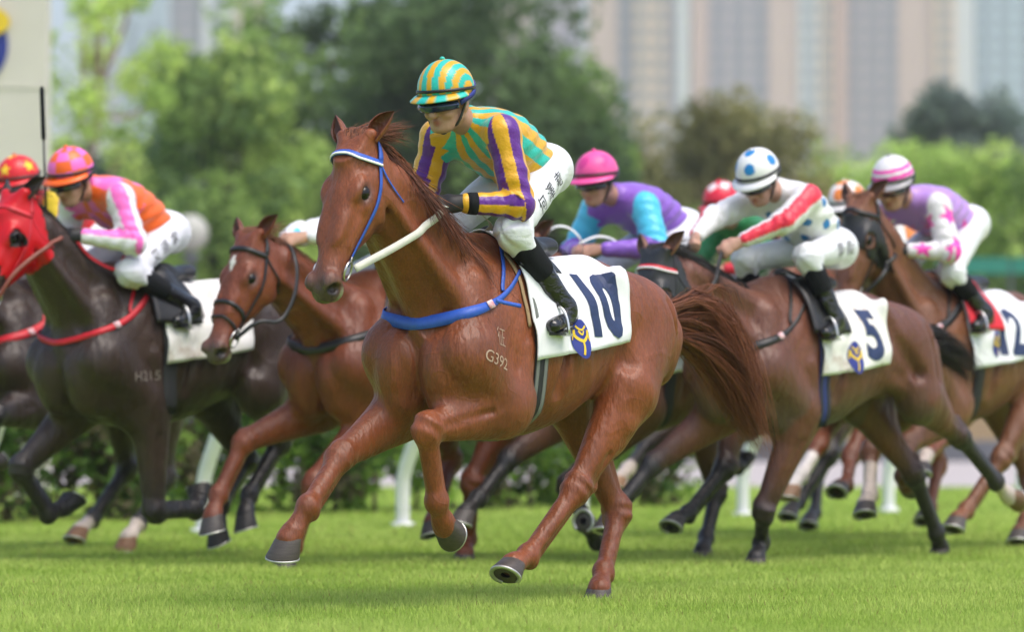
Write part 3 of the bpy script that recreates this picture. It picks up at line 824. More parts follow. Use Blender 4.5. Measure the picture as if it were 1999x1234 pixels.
        f.cone(BX(-.64, s * .285, 1.24), st + A(.10, s * .07, .12), .020, .024, .06, sub=True)
        cannon(f, hk, fe, co, .065, c, s, False)
    f.cone((.60, 0, 1.04), (.50, 0, .74), .030, .022, .045, sub=True)                  # breast furrow
    for s in (-1, 1):
        f.cone((.04, s * .262, 1.32), (.20, s * .278, 1.09), .012, .012, .04, sub=True)
        for i in range(6): f.cone(BX(-.20 - .085 * i, s * .30, 1.18), BX(-.24 - .085 * i, s * .285, .86), .010, .008, .03, sub=True)
    f.cone(BX(-.72, 0, .86), BX(-.50, 0, .80), .035, .03, .05)
    V, Q = f.mesh(cfg.get('smooth', 1))
    # ---------------- coat colours
    c0 = np.array(cfg['coat']); col = np.tile(c0, (len(V), 1))
    z = V[:, 2]
    under = np.clip((1.0 - z) / .35, 0, 1) * (np.abs(V[:, 0] + .4) < .8)
    col *= (1 + .10 * np.sin(V[:, [0]] * 5 + 1) * np.sin(z[:, None] * 6))
    hp_ = (V - poll) @ HM.T / A(1, 1.06, 1.0)                                                         # head coordinates
    onhead = (hp_[:, 0] > -.1) & (np.abs(hp_[:, 1]) < .14) & (np.abs(hp_[:, 2] + .07) < .2) & (V[:, 0] > .45) & (V[:, 2] > .85)
    mz = np.clip((hp_[:, 0] - .46) / .12, 0, 1) * onhead
    col = col * (1 - mz[:, None] * .92) + np.array(cfg.get('muzzle', (.05, .035, .03))) * mz[:, None] * .92
    lipw = np.clip((hp_[:, 0] - .50) / .06, 0, 1) * np.clip((-.094 - hp_[:, 2]) / .012, 0, 1) * onhead
    col = col * (1 - lipw[:, None] * .75) + A(.30, .33, .18) * lipw[:, None] * .75
    for s in (-1, 1):
        de = np.linalg.norm((hp_ - A(.178, s * .092, -.01)) / A(1.3, 1, 1), axis=1); w = np.clip(1 - (de - .018) / .028, 0, 1) * onhead
        col = col * (1 - .75 * w[:, None]) + A(.03, .018, .014) * .75 * w[:, None]
        dn = np.linalg.norm(hp_ - A(.574, s * .055, -.036), axis=1); w = np.clip(1 - (dn - .022) / .012, 0, 1) * onhead
        col = col * (1 - w[:, None]) + A(.012, .008, .007) * w[:, None]
    if 'star' in cfg:
        t0, y0, lt, wd = cfg['star']
        dd = np.abs(hp_[:, 0] - t0) / lt + np.abs(hp_[:, 1] - y0) / wd
        w = np.clip((1.0 - dd) * 6, 0, 1) * onhead * (hp_[:, 2] > 0)
        col = col * (1 - w[:, None]) + A(.75, .72, .68) * w[:, None]
    best = np.full(len(V), 9.0); lt = np.zeros(len(V)); lid = np.full(len(V), -1)
    low = z < .9
    for i, (key, J) in enumerate(legs.items()):
        for k in range(3):
            t, d, _ = seg_info(V[low], J[k], J[k + 1])
            idx = np.nonzero(low)[0]; m = d < best[idx]
            best[idx[m]] = d[m]; lt[idx[m]] = k + t[m]; lid[idx[m]] = i
    pts = cfg.get('points')
    onleg = low & (best < .13)
    if pts is not None:
        w = np.clip((lt - .55) / .5, 0, 1) * onleg
        col = col * (1 - w[:, None]) + np.array(pts) * w[:, None]
    for i, key in enumerate(legs):
        sk = cfg.get('socks', {}).get(key)
        if sk:
            w = np.clip((lt - sk[0]) / .08, 0, 1) * (lid == i) * onleg
            col = col * (1 - w[:, None]) + np.array(sk[1]) * w[:, None]
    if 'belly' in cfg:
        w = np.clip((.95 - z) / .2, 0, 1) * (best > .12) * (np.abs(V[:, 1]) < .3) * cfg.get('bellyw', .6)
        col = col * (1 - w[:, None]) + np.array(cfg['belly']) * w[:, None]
    T = empty('racehorse', tuple(cfg['loc']), math.pi + cfg.get('th', TH), cfg['scale'])
    tag(T, cfg['label'], 'horse', 'racehorses at the gallop')
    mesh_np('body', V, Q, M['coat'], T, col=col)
    bvh = bvh_of(V, Q)
    K = dict(T=T, bvh=bvh, Hd=Hd, HM=HM, poll=poll, nb=nb, nax=nax, nl=nl, nup=nup, V=V, Q=Q, hp=hp_, onhead=onhead, legs=legs, cfg=cfg)
    # eyes
    for s in (-1, 1):
        c = Hd(.178, s * .081, -.008); v_, f_ = sphere_np(c, (.030, .021, .025), 18, 12, HM); mesh_np('eye', v_, f_, M['eye'], T)
    # ears
    for s in (-1, 1):
        base = Hd(-.045, s * .066, .026); back = cfg.get('earback', .35)
        d = unit(-hx * .80 + hz * (.25 - back) + hy * s * .52); n = unit(np.cross(d, hy * 1.0)); n = unit(hz - d * (hz @ d) + hy * s * .55); sd = unit(np.cross(d, n))
        rows = []; cols = []
        L = .135
        for i in range(13):
            t = i / 12; w = (.030 + .018 * math.sin(min(t * 1.9, 1.57)) - .0 * t) * (1 - t ** 2.2) + .0015
            cy = base + d * L * t + sd * (-.010 * math.sin(t * 3)) * 1
            ring = []
            for j in range(9):
                a = (j / 8 - .5) * math.radians(235)
                ring.append(cy + sd * math.sin(a) * w - n * (math.cos(a) * w * .75))
            for j in range(8, -1, -1):
                a = (j / 8 - .5) * math.radians(235)
                ring.append(cy + sd * math.sin(a) * (w * .84) - n * (math.cos(a) * w * .75 - .006 * (1 - t)))
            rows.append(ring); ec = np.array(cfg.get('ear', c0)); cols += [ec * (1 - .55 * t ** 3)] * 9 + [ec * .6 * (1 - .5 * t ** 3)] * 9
        v_ = np.array(rows).reshape(-1, 3); F = []
        for i in range(12):
            for j in range(18):
                F.append((i * 18 + j, i * 18 + (j + 1) % 18, (i + 1) * 18 + (j + 1) % 18, (i + 1) * 18 + j))
        mesh_np('ear', v_, np.array(F), M['coat'], T, col=np.array(cols))
    # hooves
    for key, J in legs.items():
        p, sd, q = limb_frame(J[2], J[3], Y)
        n = .77 * p - .64 * q; t = .64 * p + .77 * q
        if J[3][2] < .09: n = A(0, 0, -1); t = unit(A(t[0], t[1], 0)); sd = unit(np.cross(A(0, 0, 1), t)) * (1 if np.cross(A(0, 0, 1), t) @ sd > 0 else -1)
        c = J[3]; rows = []; hc = cfg.get('hoof', {}).get(key, (.055, .045, .042)); cols = []
        for (dn, dt, rx, ry) in ((-.012, -.004, .046, .044), (.0, .0, .053, .051), (.012, .006, .056, .053), (.04, .016, .063, .059), (.068, .027, .070, .065), (.074, .029, .069, .064), (.074, .029, .02, .02)):
            ring = []
            for j in range(24):
                a = 2 * math.pi * j / 24; ca, sa = math.cos(a), math.sin(a)
                r_ = rx if ca > 0 else rx * .82
                hgt = dn * (1.0 if ca > 0 else 1 - .0)
                ring.append(c + n * (hgt) + t * (dt + r_ * ca) + sd * ry * sa)
            rows.append(ring); cols += [np.array(hc) * (.9 if dn > .0 else 1.0)] * 24
        v_ = np.array(rows).reshape(-1, 3); F = [(i * 24 + j, i * 24 + (j + 1) % 24, (i + 1) * 24 + (j + 1) % 24, (i + 1) * 24 + j) for i in range(6) for j in range(24)]
        ho = mesh_np('hoof', v_, np.array(F), M['hoof'], T, col=np.array(cols))
        V2 = []; F2 = []
        for j in range(25):
            a = (j / 24 - .5) * math.radians(290); ca, sa = math.cos(a), math.sin(a)
            for (rr, dn) in ((.071, .072), (.071, .080), (.054, .080), (.054, .072)):
                V2.append(c + n * dn + t * (.028 + rr * ca * (1 if ca > 0 else .85)) + sd * rr * .92 * sa)
        for j in range(24):
            for k in range(4):
                F2.append((j * 4 + k, j * 4 + (k + 1) % 4, j * 4 + 4 + (k + 1) % 4, j * 4 + 4 + k))
        mesh_np('horseshoe', np.array(V2), np.array(F2), M['shoe'], ho, smooth=False)
    return K

def cannon(f, kn, fe, co, rj, cup, s, fore):
    c, sd, q = limb_frame(kn, fe, Y)
    m = unit(unit(cup) + c)
    f.ell(kn, (rj * .95, rj * .88, rj * 1.25), .03, [unit(np.cross(Y, m)), Y, m])
    f.ell(kn - m * .026, (rj * 1.02, rj * 1.04, rj * .55), .010, [unit(np.cross(Y, m)), Y, m])
    f.ell(kn + m * .022, (rj * .95, rj * .98, rj * .50), .010, [unit(np.cross(Y, m)), Y, m])
    if fore: f.ell(kn - unit(np.cross(m, Y)) * .034, (.022, .022, .034), .02, [unit(np.cross(m, Y)), Y, m])
    f.cone(kn + c * .02, fe, .041, .034, .03)
    f.cone(kn + c * .03 - q * .038, fe - q * .038, .020, .020, .006)
    f.cone(kn + c * .05 - q * .012, fe - c * .05 - q * .016, .026, .020, .008)
    f.ell(fe, (.050, .046, .052), .020)
    f.ell(fe - q * .026 + c * .004, (.030, .035, .034), .018)
    p, psd, pq = limb_frame(fe, co, Y)
    f.cone(fe, co - p * .015, .034, .041, .016)
    f.cone(co - p * .02, co + p * .008, .045, .049, .015)

def hair_mesh(name, strands, rad, cols, parent, n=7):
    """strands: list of control polylines; three-sided tapering hairs joined into one part"""
    k = n + 1; S = np.array([catmull(p, k) for p in strands])          # (m, k, 3)
    m = len(S); T = np.gradient(S, axis=1); T /= np.linalg.norm(T, axis=2, keepdims=True) + 1e-9
    ref = RNG.normal(size=(m, 1, 3)); s_ = np.cross(T, ref); s_ /= np.linalg.norm(s_, axis=2, keepdims=True) + 1e-9; b = np.cross(T, s_)
    r = np.array(rad)[:, None] * (1 - np.linspace(0, 1, k)[None, :] ** 2 * .85)
    V = np.stack([S + (math.cos(a) * s_ + math.sin(a) * b) * r[..., None] for a in (0, 2.094, 4.189)], 2)   # m,k,3,3
    idx = np.arange(m * k * 3).reshape(m, k, 3)
    F = np.stack([np.stack([idx[:, :-1, j], idx[:, :-1, (j + 1) % 3], idx[:, 1:, (j + 1) % 3], idx[:, 1:, j]], -1) for j in range(3)], 2).reshape(-1, 4)
    C = np.repeat(np.repeat(np.array(cols)[:, None, None, :], k, 1), 3, 2).reshape(-1, 3)
    o = mesh_np(name, V.reshape(-1, 3), F, M['hair'], parent, col=C)
    o['kind'] = 'stuff'
    return o

def mane_and_tail(K, nm=420, nt=420, fly=1.0, tail=None, col=None, tip=None, vis=True):
    rng = np.random.default_rng(K['cfg'].get('seed', 1)); cfg = K['cfg']
    nb, nax, nl, nup, Hd = K['nb'], K['nax'], K['nl'], K['nup'], K['Hd']
    col = np.array(col if col is not None else cfg['hair']); tip = np.array(tip if tip is not None else col * 1.5)
    S = []; R = []; C = []
    def crest(t):
        top = np.interp(t, [x[0] for x in NECK], [x[1] for x in NECK]); return nb + nax * nl * t + nup * (top - .004)
    for i in range(nm):
        t = rng.uniform(.12, 1.0); p = crest(t) + Y * rng.uniform(-.018, .018)
        L = rng.uniform(.14, .30) * (0.7 + .5 * rng.random()) * cfg.get('manel', 1.0); s = 1 if rng.random() < cfg.get('maneside', .6) else -1
        lift = rng.random() ** 2 * fly
        a = p + nup * (.02 + .03 * lift) - nax * .25 * L
        b = p - nax * L * .7 + nup * (.01 + .06 * lift) + Y * s * L * .28 * (1 - .6 * lift)
        e = p - nax * L * 1.15 + nup * (-.07 * (1 - lift) + .07 * lift * rng.random()) + Y * s * L * (.55 - .3 * lift) + rng.normal(size=3) * .018 * fly
        S.append([p, a, b, e]); R.append(rng.uniform(.0014, .0034)); m = rng.random() * (.35 + .65 * lift); C.append((col * (1 - m) + tip * m))
    hair_mesh('mane', S, R, C, K['T'], 5)
    S, R, C = [], [], []
    for i in range(int(nm * .3)):
        p = Hd(rng.uniform(-.045, .01), rng.uniform(-.045, .045), .05); s = rng.uniform(-1, 1)
        u_ = -K['HM'][0]; ln_ = rng.uniform(.7, 1.3)
        S.append([p, p + u_ * .030 + K['HM'][2] * .006, p + u_ * .045 + A(-.06 * ln_, s * .035, .0), p + u_ * .04 + A(-.17 * ln_, s * .08 + .02, rng.uniform(-.03, .03)) + rng.normal(size=3) * .018])
        R.append(rng.uniform(.0012, .0024)); m = rng.random(); C.append(col * (1 - m) + tip * m)
    hair_mesh('forelock', S, R, C, K['T'], 5)
    # tail
    path = catmull(tail if tail is not None else [(-1.04, 0, 1.15), (-1.20, 0, 1.15), (-1.38, 0, 1.02), (-1.54, 0, .86), (-1.62, 0, .70)], 12)
    f = MB(); f.tube(path[:5] , [.036, .032, .028, .022, .014], 8); dk = f.build('dock', M['coat'], K['T'], True)
    ca = dk.data.color_attributes.new('Col', 'FLOAT_COLOR', 'POINT'); ca.data.foreach_set('color', np.tile(np.append(np.array(cfg['coat']) * .7, 1), len(dk.data.vertices)).astype(np.float32))
    S, R, C = [], [], []
    ncl = max(24, nt // 26); cl_ = [(rng.integers(0, 5), rng.uniform(0, 2 * math.pi), rng.random() ** .5, rng.random() ** 3, rng.uniform(.7, 1.0), rng.normal(size=3), rng.uniform(2, 5), rng.random()) for _ in range(ncl)]
    for i in range(nt):
        k0, ang, rr, wild, ln, dv, wv, mm = cl_[int(rng.integers(ncl))]
        ang = ang + rng.normal() * .25; ln = np.clip(ln * rng.uniform(.85, 1.08), .3, 1.0); fz = rng.random() ** 2.2; jit = rng.normal(size=3)
        pts = []
        for q, idx in enumerate(np.linspace(k0, k0 + (11 - k0) * ln, 7)):
            u = q / 6; i0 = int(min(idx, 10)); pc = path[i0] + (path[min(i0 + 1, 11)] - path[i0]) * (idx - i0)
            spread = (.020 + .085 * math.sin(min(u * 2.2, 2.4))) * cfg.get('tailw', 1.0)
            pts.append(pc + A(math.sin(ang) * .5, math.cos(ang), math.sin(ang) * .8) * rr * spread * (1 + .9 * wild * u) + dv * .022 * u * math.sin(u * wv) + jit * (.004 + .035 * fz) * u
                       + A(-.06, 0, .18) * wild * math.sin(u * 3.1) * cfg.get('tailfly', .5))
        S.append(pts); R.append(rng.uniform(.0009, .0019)); m = np.clip(mm * .5 + rng.random() * .3 + fz * .4, 0, 1); C.append(col * (1 - m) + tip * m)
    hair_mesh('tail', S, R, C, K['T'], 8)
    return K

# ---- tack
def polar(K, xs, phis, off=.010, zc=1.10):
    """points on the barrel by station and angle from the spine (positive to the left)"""
    bvh = K['bvh']; out = np.zeros((len(xs), len(phis), 3))
    for i, x in enumerate(xs):
        for j, ph in enumerate(phis):
            d = Vector((0, math.sin(ph), math.cos(ph)))
            r = .2; o_ = Vector((x, 0, zc))
            for _k in range(4):                                   # outermost skin within reach of the barrel
                hit = bvh.ray_cast(o_ + d * (r + .001), d, .46 - r)
                if hit[0] is None: break
                if hit[1].dot(d) > 0: r = (hit[0] - o_).length
                else: break
            out[i, j] = (r + off, d.y, d.z)
    r = out[..., 0]
    for _ in range(4):
        q = np.pad(r, 1, mode='edge'); r = np.maximum(r, .0) * .4 + .15 * (q[:-2, 1:-1] + q[2:, 1:-1] + q[1:-1, :-2] + q[1:-1, 2:])
    r = np.maximum(r, out[..., 0] - .002)
    return np.stack([np.repeat(np.array(xs)[:, None], len(phis), 1), r * out[..., 1], zc + r * out[..., 2]], -1), r

class Cloth:
    def __init__(s, K, x0, x1, lo, hi, m, wr=.009):
        """saddle cloth from station x0 (front) to x1 (rear); lo/hi: hem height front and rear"""
        s.K = K; nx, ny = 34, 61
        s.xs = np.linspace(x0, x1, nx); zc = 1.10
        s.ph = np.linspace(-math.radians(112), math.radians(112), ny); s.zc = zc
        P, r = polar(K, s.xs, s.ph, .019, zc); s.r = r
        U = (s.xs - x0) / (x1 - x0)
        w = wr * (np.sin(s.ph[None, :] * 9 + U[:, None] * 7) + .7 * np.sin(s.ph[None, :] * 4 - U[:, None] * 13)) * np.clip(np.abs(s.ph[None, :]) - .5, 0, 1)
        s.r = r + np.maximum(w, -.004) + .018 * np.clip(np.abs(s.ph[None, :]) - 1.45, 0, 1)
        V = []; keep = {}
        for i, x in enumerate(s.xs):
            hem = lo + (hi - lo) * U[i]
            for j, ph in enumerate(s.ph):
                # squeeze the angular range so that the hem follows a straight line
                k = s.limit(i, hem); php = ph / s.ph[-1] * k
                V.append(s.at(x, php, 0))
        V = np.array(V); n1 = len(V)
        G = V.reshape(nx, ny, 3); N = np.cross(np.gradient(G, axis=0), np.gradient(G, axis=1)); N /= np.linalg.norm(N, axis=2, keepdims=True) + 1e-9
        if N[nx // 2, ny // 2, 2] < 0: N = -N
        V = np.concatenate([V, V - N.reshape(-1, 3) * .006])
        idx = np.arange(n1).reshape(nx, ny); F = []
        q = np.stack([idx[:-1, :-1], idx[1:, :-1], idx[1:, 1:], idx[:-1, 1:]], -1).reshape(-1, 4); F += q.tolist(); F += (q[:, ::-1] + n1).tolist()
        b = list(idx[0]) + list(idx[1:, -1]) + list(idx[-1, ::-1][1:]) + list(idx[::-1, 0][1:])
        for a_, b_ in zip(b, b[1:]): F.append((a_, b_, b_ + n1, a_ + n1))
        s.o = mesh_np('saddle_cloth', V, np.array(F), m, K['T'])
    def limit(s, i, hem):
        z = s.zc + s.r[i] * np.cos(s.ph); half = len(s.ph) // 2
        zz = z[half:]; ph = s.ph[half:]
        k = np.argmax(zz < hem) if (zz < hem).any() else len(zz) - 1
        if k == 0: return ph[-1]
        t = (zz[k - 1] - hem) / (zz[k - 1] - zz[k] + 1e-9); return ph[k - 1] + t * (ph[k] - ph[k - 1])
    def at(s, x, ph, off):
        u = np.clip((x - s.xs[0]) / (s.xs[-1] - s.xs[0]), 0, 1) * (len(s.xs) - 1); v = np.clip((ph - s.ph[0]) / (s.ph[-1] - s.ph[0]), 0, 1) * (len(s.ph) - 1)
        i = min(int(u), len(s.xs) - 2); j = min(int(v), len(s.ph) - 2); a, b = u - i, v - j
        r = (s.r[i, j] * (1 - a) + s.r[i + 1, j] * a) * (1 - b) + (s.r[i, j + 1] * (1 - a) + s.r[i + 1, j + 1] * a) * b + off
        return A(x, r * math.sin(ph), s.zc + r * math.cos(ph))
    def mark(s, name, V2, F, x, z, m, off=.0035):
        """print 2-D shape (a to the rear, b upwards) around station x, height z on the left side"""
        half = len(s.ph) // 2; i = int(np.argmin(np.abs(s.xs - x))); zz = s.zc + s.r[i, half:] * np.cos(s.ph[half:])
        pc = np.interp(-z, -zz, s.ph[half:]); R = np.interp(pc, s.ph[half:], s.r[i, half:])
        V = np.array([s.at(x - a, pc - b / R, off) for a, b in V2])
        me = bpy.data.meshes.new(name); me.from_pydata(V.tolist(), [], [tuple(f) for f in F]); me.materials.append(m)
        return link(bpy.data.objects.new(name, me), s.o)

def text_shape(txt, h, sx=1.0, bold=0.0, cell=.02):
    """flat outline of a text, centred, cut into small cells so that it can follow a curved surface"""
    cu = bpy.data.curves.new('txt', 'FONT'); cu.body = txt; cu.size = 1.0; cu.align_x = 'CENTER'; cu.offset = bold; cu.resolution_u = 4
    o = bpy.data.objects.new('txt', cu); COLL.objects.link(o); bpy.context.view_layer.update()
    me = bpy.data.meshes.new_from_object(o.evaluated_get(bpy.context.evaluated_depsgraph_get()))
    bm = bmesh.new(); bm.from_mesh(me); bpy.data.objects.remove(o); bpy.data.meshes.remove(me)
    co = np.array([v.co[:2] for v in bm.verts]); lo, hi = co.min(0), co.max(0); k = h / (hi[1] - lo[1]); c = (lo + hi) / 2
    for v in bm.verts: v.co = ((v.co.x - c[0]) * k * sx, (v.co.y - c[1]) * k, 0)
    for ax in (0, 1):
        w = max(abs(v.co[ax]) for v in bm.verts)
        for i in range(int(-w / cell), int(w / cell) + 1):
            no = Vector((1, 0, 0)) if ax == 0 else Vector((0, 1, 0))
            bmesh.ops.bisect_plane(bm, geom=bm.verts[:] + bm.edges[:] + bm.faces[:], plane_co=no * (i * cell), plane_no=no)
    bm.verts.ensure_lookup_table()
    V = [(v.co.x, v.co.y) for v in bm.verts]; F = [[v.index for v in f.verts] for f in bm.faces]; bm.free()
    return V, F

def project_mark(name, V2, F, c, ex, ey, bvh, m, parent, off=.0025):
    ex = unit(ex); ey = unit(ey); n = np.cross(ex, ey); out = []
    for a, b in V2:
        p = np.array(c) + ex * a + ey * b
        h_ = bvh.ray_cast(Vector(p + n * .25), Vector(-n), .6)
        q = np.array(h_[0]) + np.array(h_[1]) * off if h_[0] is not None else p
        out.append(q)
    me = bpy.data.meshes.new(name); me.from_pydata([tuple(p) for p in out], [], [tuple(f) for f in F]); me.materials.append(m)
    return link(bpy.data.objects.new(name, me), parent)

def ellipse2(rx, ry, n=36, rings=4):
    V = [(0, 0)]; F = []
    for k in range(1, rings + 1):
        for i in range(n): V.append((rx * k / rings * math.cos(2 * math.pi * i / n), ry * k / rings * math.sin(2 * math.pi * i / n)))
    for i in range(n): F.append((0, 1 + i, 1 + (i + 1) % n))
    for k in range(rings - 1):
        for i in range(n):
            a = 1 + k * n; F.append((a + i, a + n + i, a + n + (i + 1) % n, a + (i + 1) % n))
    return V, F

def stroke2(pts, w, n=16):
    P = catmull(np.array([(x, y, 0) for x, y in pts]), n)[:, :2]; T = np.gradient(P, axis=0); T /= np.linalg.norm(T, axis=1, keepdims=True) + 1e-9
    N = np.stack([-T[:, 1], T[:, 0]], 1); V = []
    for p, q in zip(P, N): V += [tuple(p + q * w / 2), tuple(p - q * w / 2)]
    return V, [(2 * i, 2 * i + 1, 2 * i + 3, 2 * i + 2) for i in range(n - 1)]

def crest(cl, x, z, k=1.0):
    em = cl.mark('emblem', *ellipse2(.046 * k, .072 * k), x, z, M['emblue'])
    for pts, w in (([(-.034, .030), (-.028, .005), (0, -.012), (.028, .005), (.034, .030)], .012), ([(-.026, .046), (0, .030), (.026, .046)], .008),
                   ([(-.036, .02), (-.040, -.012)], .006), ([(.036, .02), (.040, -.012)], .006), ([(0, -.012), (.002, -.030), (-.004, -.060)], .008), ([(-.012, .026), (0, .012), (.012, .026)], .007)):
        o = cl.mark('crest_line', *stroke2([(a * k, b * k) for a, b in pts], w * k), x, z, M['yellow'], .0055); o.parent = cl.o

def girth(K, x, w, m, stripe=None):
    T = K['T']; lay = []
    ph = np.linspace(-2.5 * 1.0, math.pi * 2 - 2.5, 90)
    P, r = polar(K, [x - .02, x, x + .02], ph, .005)
    pts = P[1]; pts = np.vstack([pts, pts[:1]])
    up = pts - np.array([x, 0, 1.10]); up[:, 0] = 0; up /= np.linalg.norm(up, axis=1, keepdims=True)
    g = strap('girth', pts, w, .006, m, T, raw=True, up=up)
    if stripe:
        for dx in (-.32, .32):
            strap('girth_stripe', pts + A(dx * w, 0, 0) + up * .006, w * .26, .0025, stripe, g, raw=True, up=up)
    return g

def breast_strap(K, m, w, pts, tagged=True, neck=True, wfun=None):
    """flat band round the front of the chest from girth to girth"""
    T, bvh = K['T'], K['bvh']; zf = min(p[2] for p in pts); ze = pts[0][2]; n = 81; F_ = math.radians(99); c = A(.12, 0, 0)
    an = np.linspace(F_, -F_, n); z = zf + (ze - zf) * (np.abs(an) / F_) ** 1.5; r = np.zeros(n)
    for i in range(n):
        d = Vector((math.cos(an[i]), math.sin(an[i]), 0)); o_ = Vector((c[0], 0, z[i])); r[i] = .15
        for _k in range(3):
            hit = bvh.ray_cast(o_ + d * (r[i] + .001), d, .6 - r[i])
            if hit[0] is None: break
            if hit[1].dot(d) > 0: r[i] = (hit[0] - o_).length
            else: break
    rr = r.copy()
    for _ in range(10): rr = np.maximum(r, np.convolve(np.pad(rr, 2, mode='edge'), [.1, .2, .4, .2, .1], 'valid'))
    P = np.stack([c[0] + (rr + .005) * np.cos(an), (rr + .005) * np.sin(an), z], 1); P = smooth_rows(P, 2)
    up = np.stack([np.cos(an), np.sin(an), .18 + 0 * an], 1)
    b = strap('breastplate', P, w, .003, m, T, raw=True, up=up, wfun=wfun)
    if neck:
        for s in (-1, 1):
            k = int(np.argmin(np.abs(an - s * math.radians(62)))); e = P[k]
            strap('neck_strap', [(.04, s * .06, 1.49), (.14, s * .16, 1.38), (.22, s * .22, 1.27), e + A(-.02, 0, .03)], .016, .004, m, b, bvh, .006, 30)
    if tagged:
        k = int(np.argmin(np.abs(an - math.radians(50)))); nn = unit(up[k]); ex = unit(P[k + 1] - P[k])
        strap('woven_tag', [P[k] + nn * .0065 - ex * .018, P[k] + nn * .0065 + ex * .018], .034, .002, M['tagpink'], b, up=nn, n=3)
    return b

def bridle(K, m, brow=None, noseband=False, throat=True, brow2=None, ringR=.038):
    T, bvh, Hd = K['T'], K['bvh'], K['Hd']
    B = empty('bridle'); B.parent = T; hx, hy, hz = K['HM']
    strap('browband', [Hd(.035, -.10, -.04), Hd(.045, -.085, .01), Hd(.05, -.045, .055), Hd(.05, 0, .065), Hd(.05, .045, .055), Hd(.045, .085, .01), Hd(.035, .10, -.04)], .024, .006, brow or m, B, bvh, .005, 40)
    if brow2 is not None:
        strap('browband_trim', [Hd(.042, -.10, -.04), Hd(.052, -.085, .01), Hd(.057, -.045, .055), Hd(.057, 0, .065), Hd(.057, .045, .055), Hd(.052, .085, .01), Hd(.042, .10, -.04)], .009, .004, brow2, B, bvh, .0115, 40)
    for s in (-1, 1):
        strap('cheek_strap', [Hd(.03, s * .10, -.03), Hd(.16, s * .11, -.07), Hd(.30, s * .09, -.085), Hd(.42, s * .07, -.088), Hd(.455, s * .066, -.088)], .014, .003, m, B, bvh, .004, 40)
        if throat: strap('throat_lash', [Hd(.03, s * .09, -.02), Hd(.075, s * .11, -.09), Hd(.105, s * .09, -.17), Hd(.12, s * .03, -.225)], .009, .003, m, B, bvh, .005, 30)
        c, n = near(bvh, Hd(.475, s * .07, -.086)); c = c + n * .010
        ring_mesh('bit_ring', c, unit(n + hx * .1), ringR, .0045, M['steel'], B)
        K['bit%d' % s] = c
        strap('buckle', [c - hx * .05 - hx * .008, c - hx * .05 + hx * .008], .020, .004, M['steel'], B, up=n, n=2)
    strap('crown_piece', [Hd(.03, -.10, -.03), Hd(-.03, -.095, -.02), Hd(-.075, -.06, .0), Hd(-.085, 0, .02), Hd(-.075, .06, .0), Hd(-.03, .095, -.02), Hd(.03, .10, -.03)], .022, .006, m, B, bvh, .005, 20)
    if noseband:
        for t_, w in ((.34, .020), (.42, .014)):
            strap('noseband', [Hd(t_ + .03, -.07, -.09), Hd(t_, -.075, -.03), Hd(t_ - .01, -.03, .045), Hd(t_ - .01, .03, .045), Hd(t_, .075, -.03), Hd(t_ + .03, .07, -.09)], w, .004, m, B, bvh, .005, 40)
    K['B'] = B
    return B

def rein(K, m, pts, w=.018, up=(0, 0, 1), name='rein'):
    P = catmull(pts, 40)
    for _ in range(3):
        for i in range(1, len(P) - 1):
            loc, nor = near(K['bvh'], P[i]); g = (P[i] - loc) @ nor
            if g < .012: P[i] = P[i] + nor * (.012 - g)
        P = smooth_rows(P, 3)
    return strap(name, P, w, .0035, m, K['B'], raw=True, up=up)

def hood(K, m, t0, t1, holes=.036, cut=None):
    """fitted cloth hood: the head's own surface lifted by a few millimetres, with eye openings"""
    V, Q, hp = K['V'], K['Q'], K['hp']
    ok = K['onhead'] & (hp[:, 0] > t0) & (hp[:, 0] < t1 + np.where(hp[:, 2] < -.02, .0, -.03))
    ok &= (hp[:, 2] > -.24) & (hp[:, 0] > t0 + 1.1 * np.maximum(0, -.05 - hp[:, 2]))
    for s in (-1, 1):
        ok &= np.linalg.norm((hp - A(.178, s * .090, -.008)) * A(1, .6, 1), axis=1) > holes
    if cut is not None: ok &= cut(hp)
    q = Q[ok[Q].all(1)]; used = np.unique(q); mp = np.full(len(V), -1); mp[used] = np.arange(len(used))
    N = np.zeros_like(V); fn = np.cross(V[Q[:, 2]] - V[Q[:, 0]], V[Q[:, 3]] - V[Q[:, 1]])
    for i in range(4): np.add.at(N, Q[:, i], fn)
    N /= np.linalg.norm(N, axis=1, keepdims=True) + 1e-9
    Vo = V[used] + N[used] * .006; n = len(used); F = mp[q]
    E = np.sort(np.concatenate([F[:, [0, 1]], F[:, [1, 2]], F[:, [2, 3]], F[:, [3, 0]]]), 1)
    un, ct = np.unique(E, axis=0, return_counts=True); bd = un[ct == 1]
    rim = np.stack([bd[:, 0], bd[:, 1], bd[:, 1] + n, bd[:, 0] + n], 1)
    return mesh_np('hood', np.concatenate([Vo, V[used] + N[used] * .0005]), np.concatenate([F, rim]), m, K['T'])

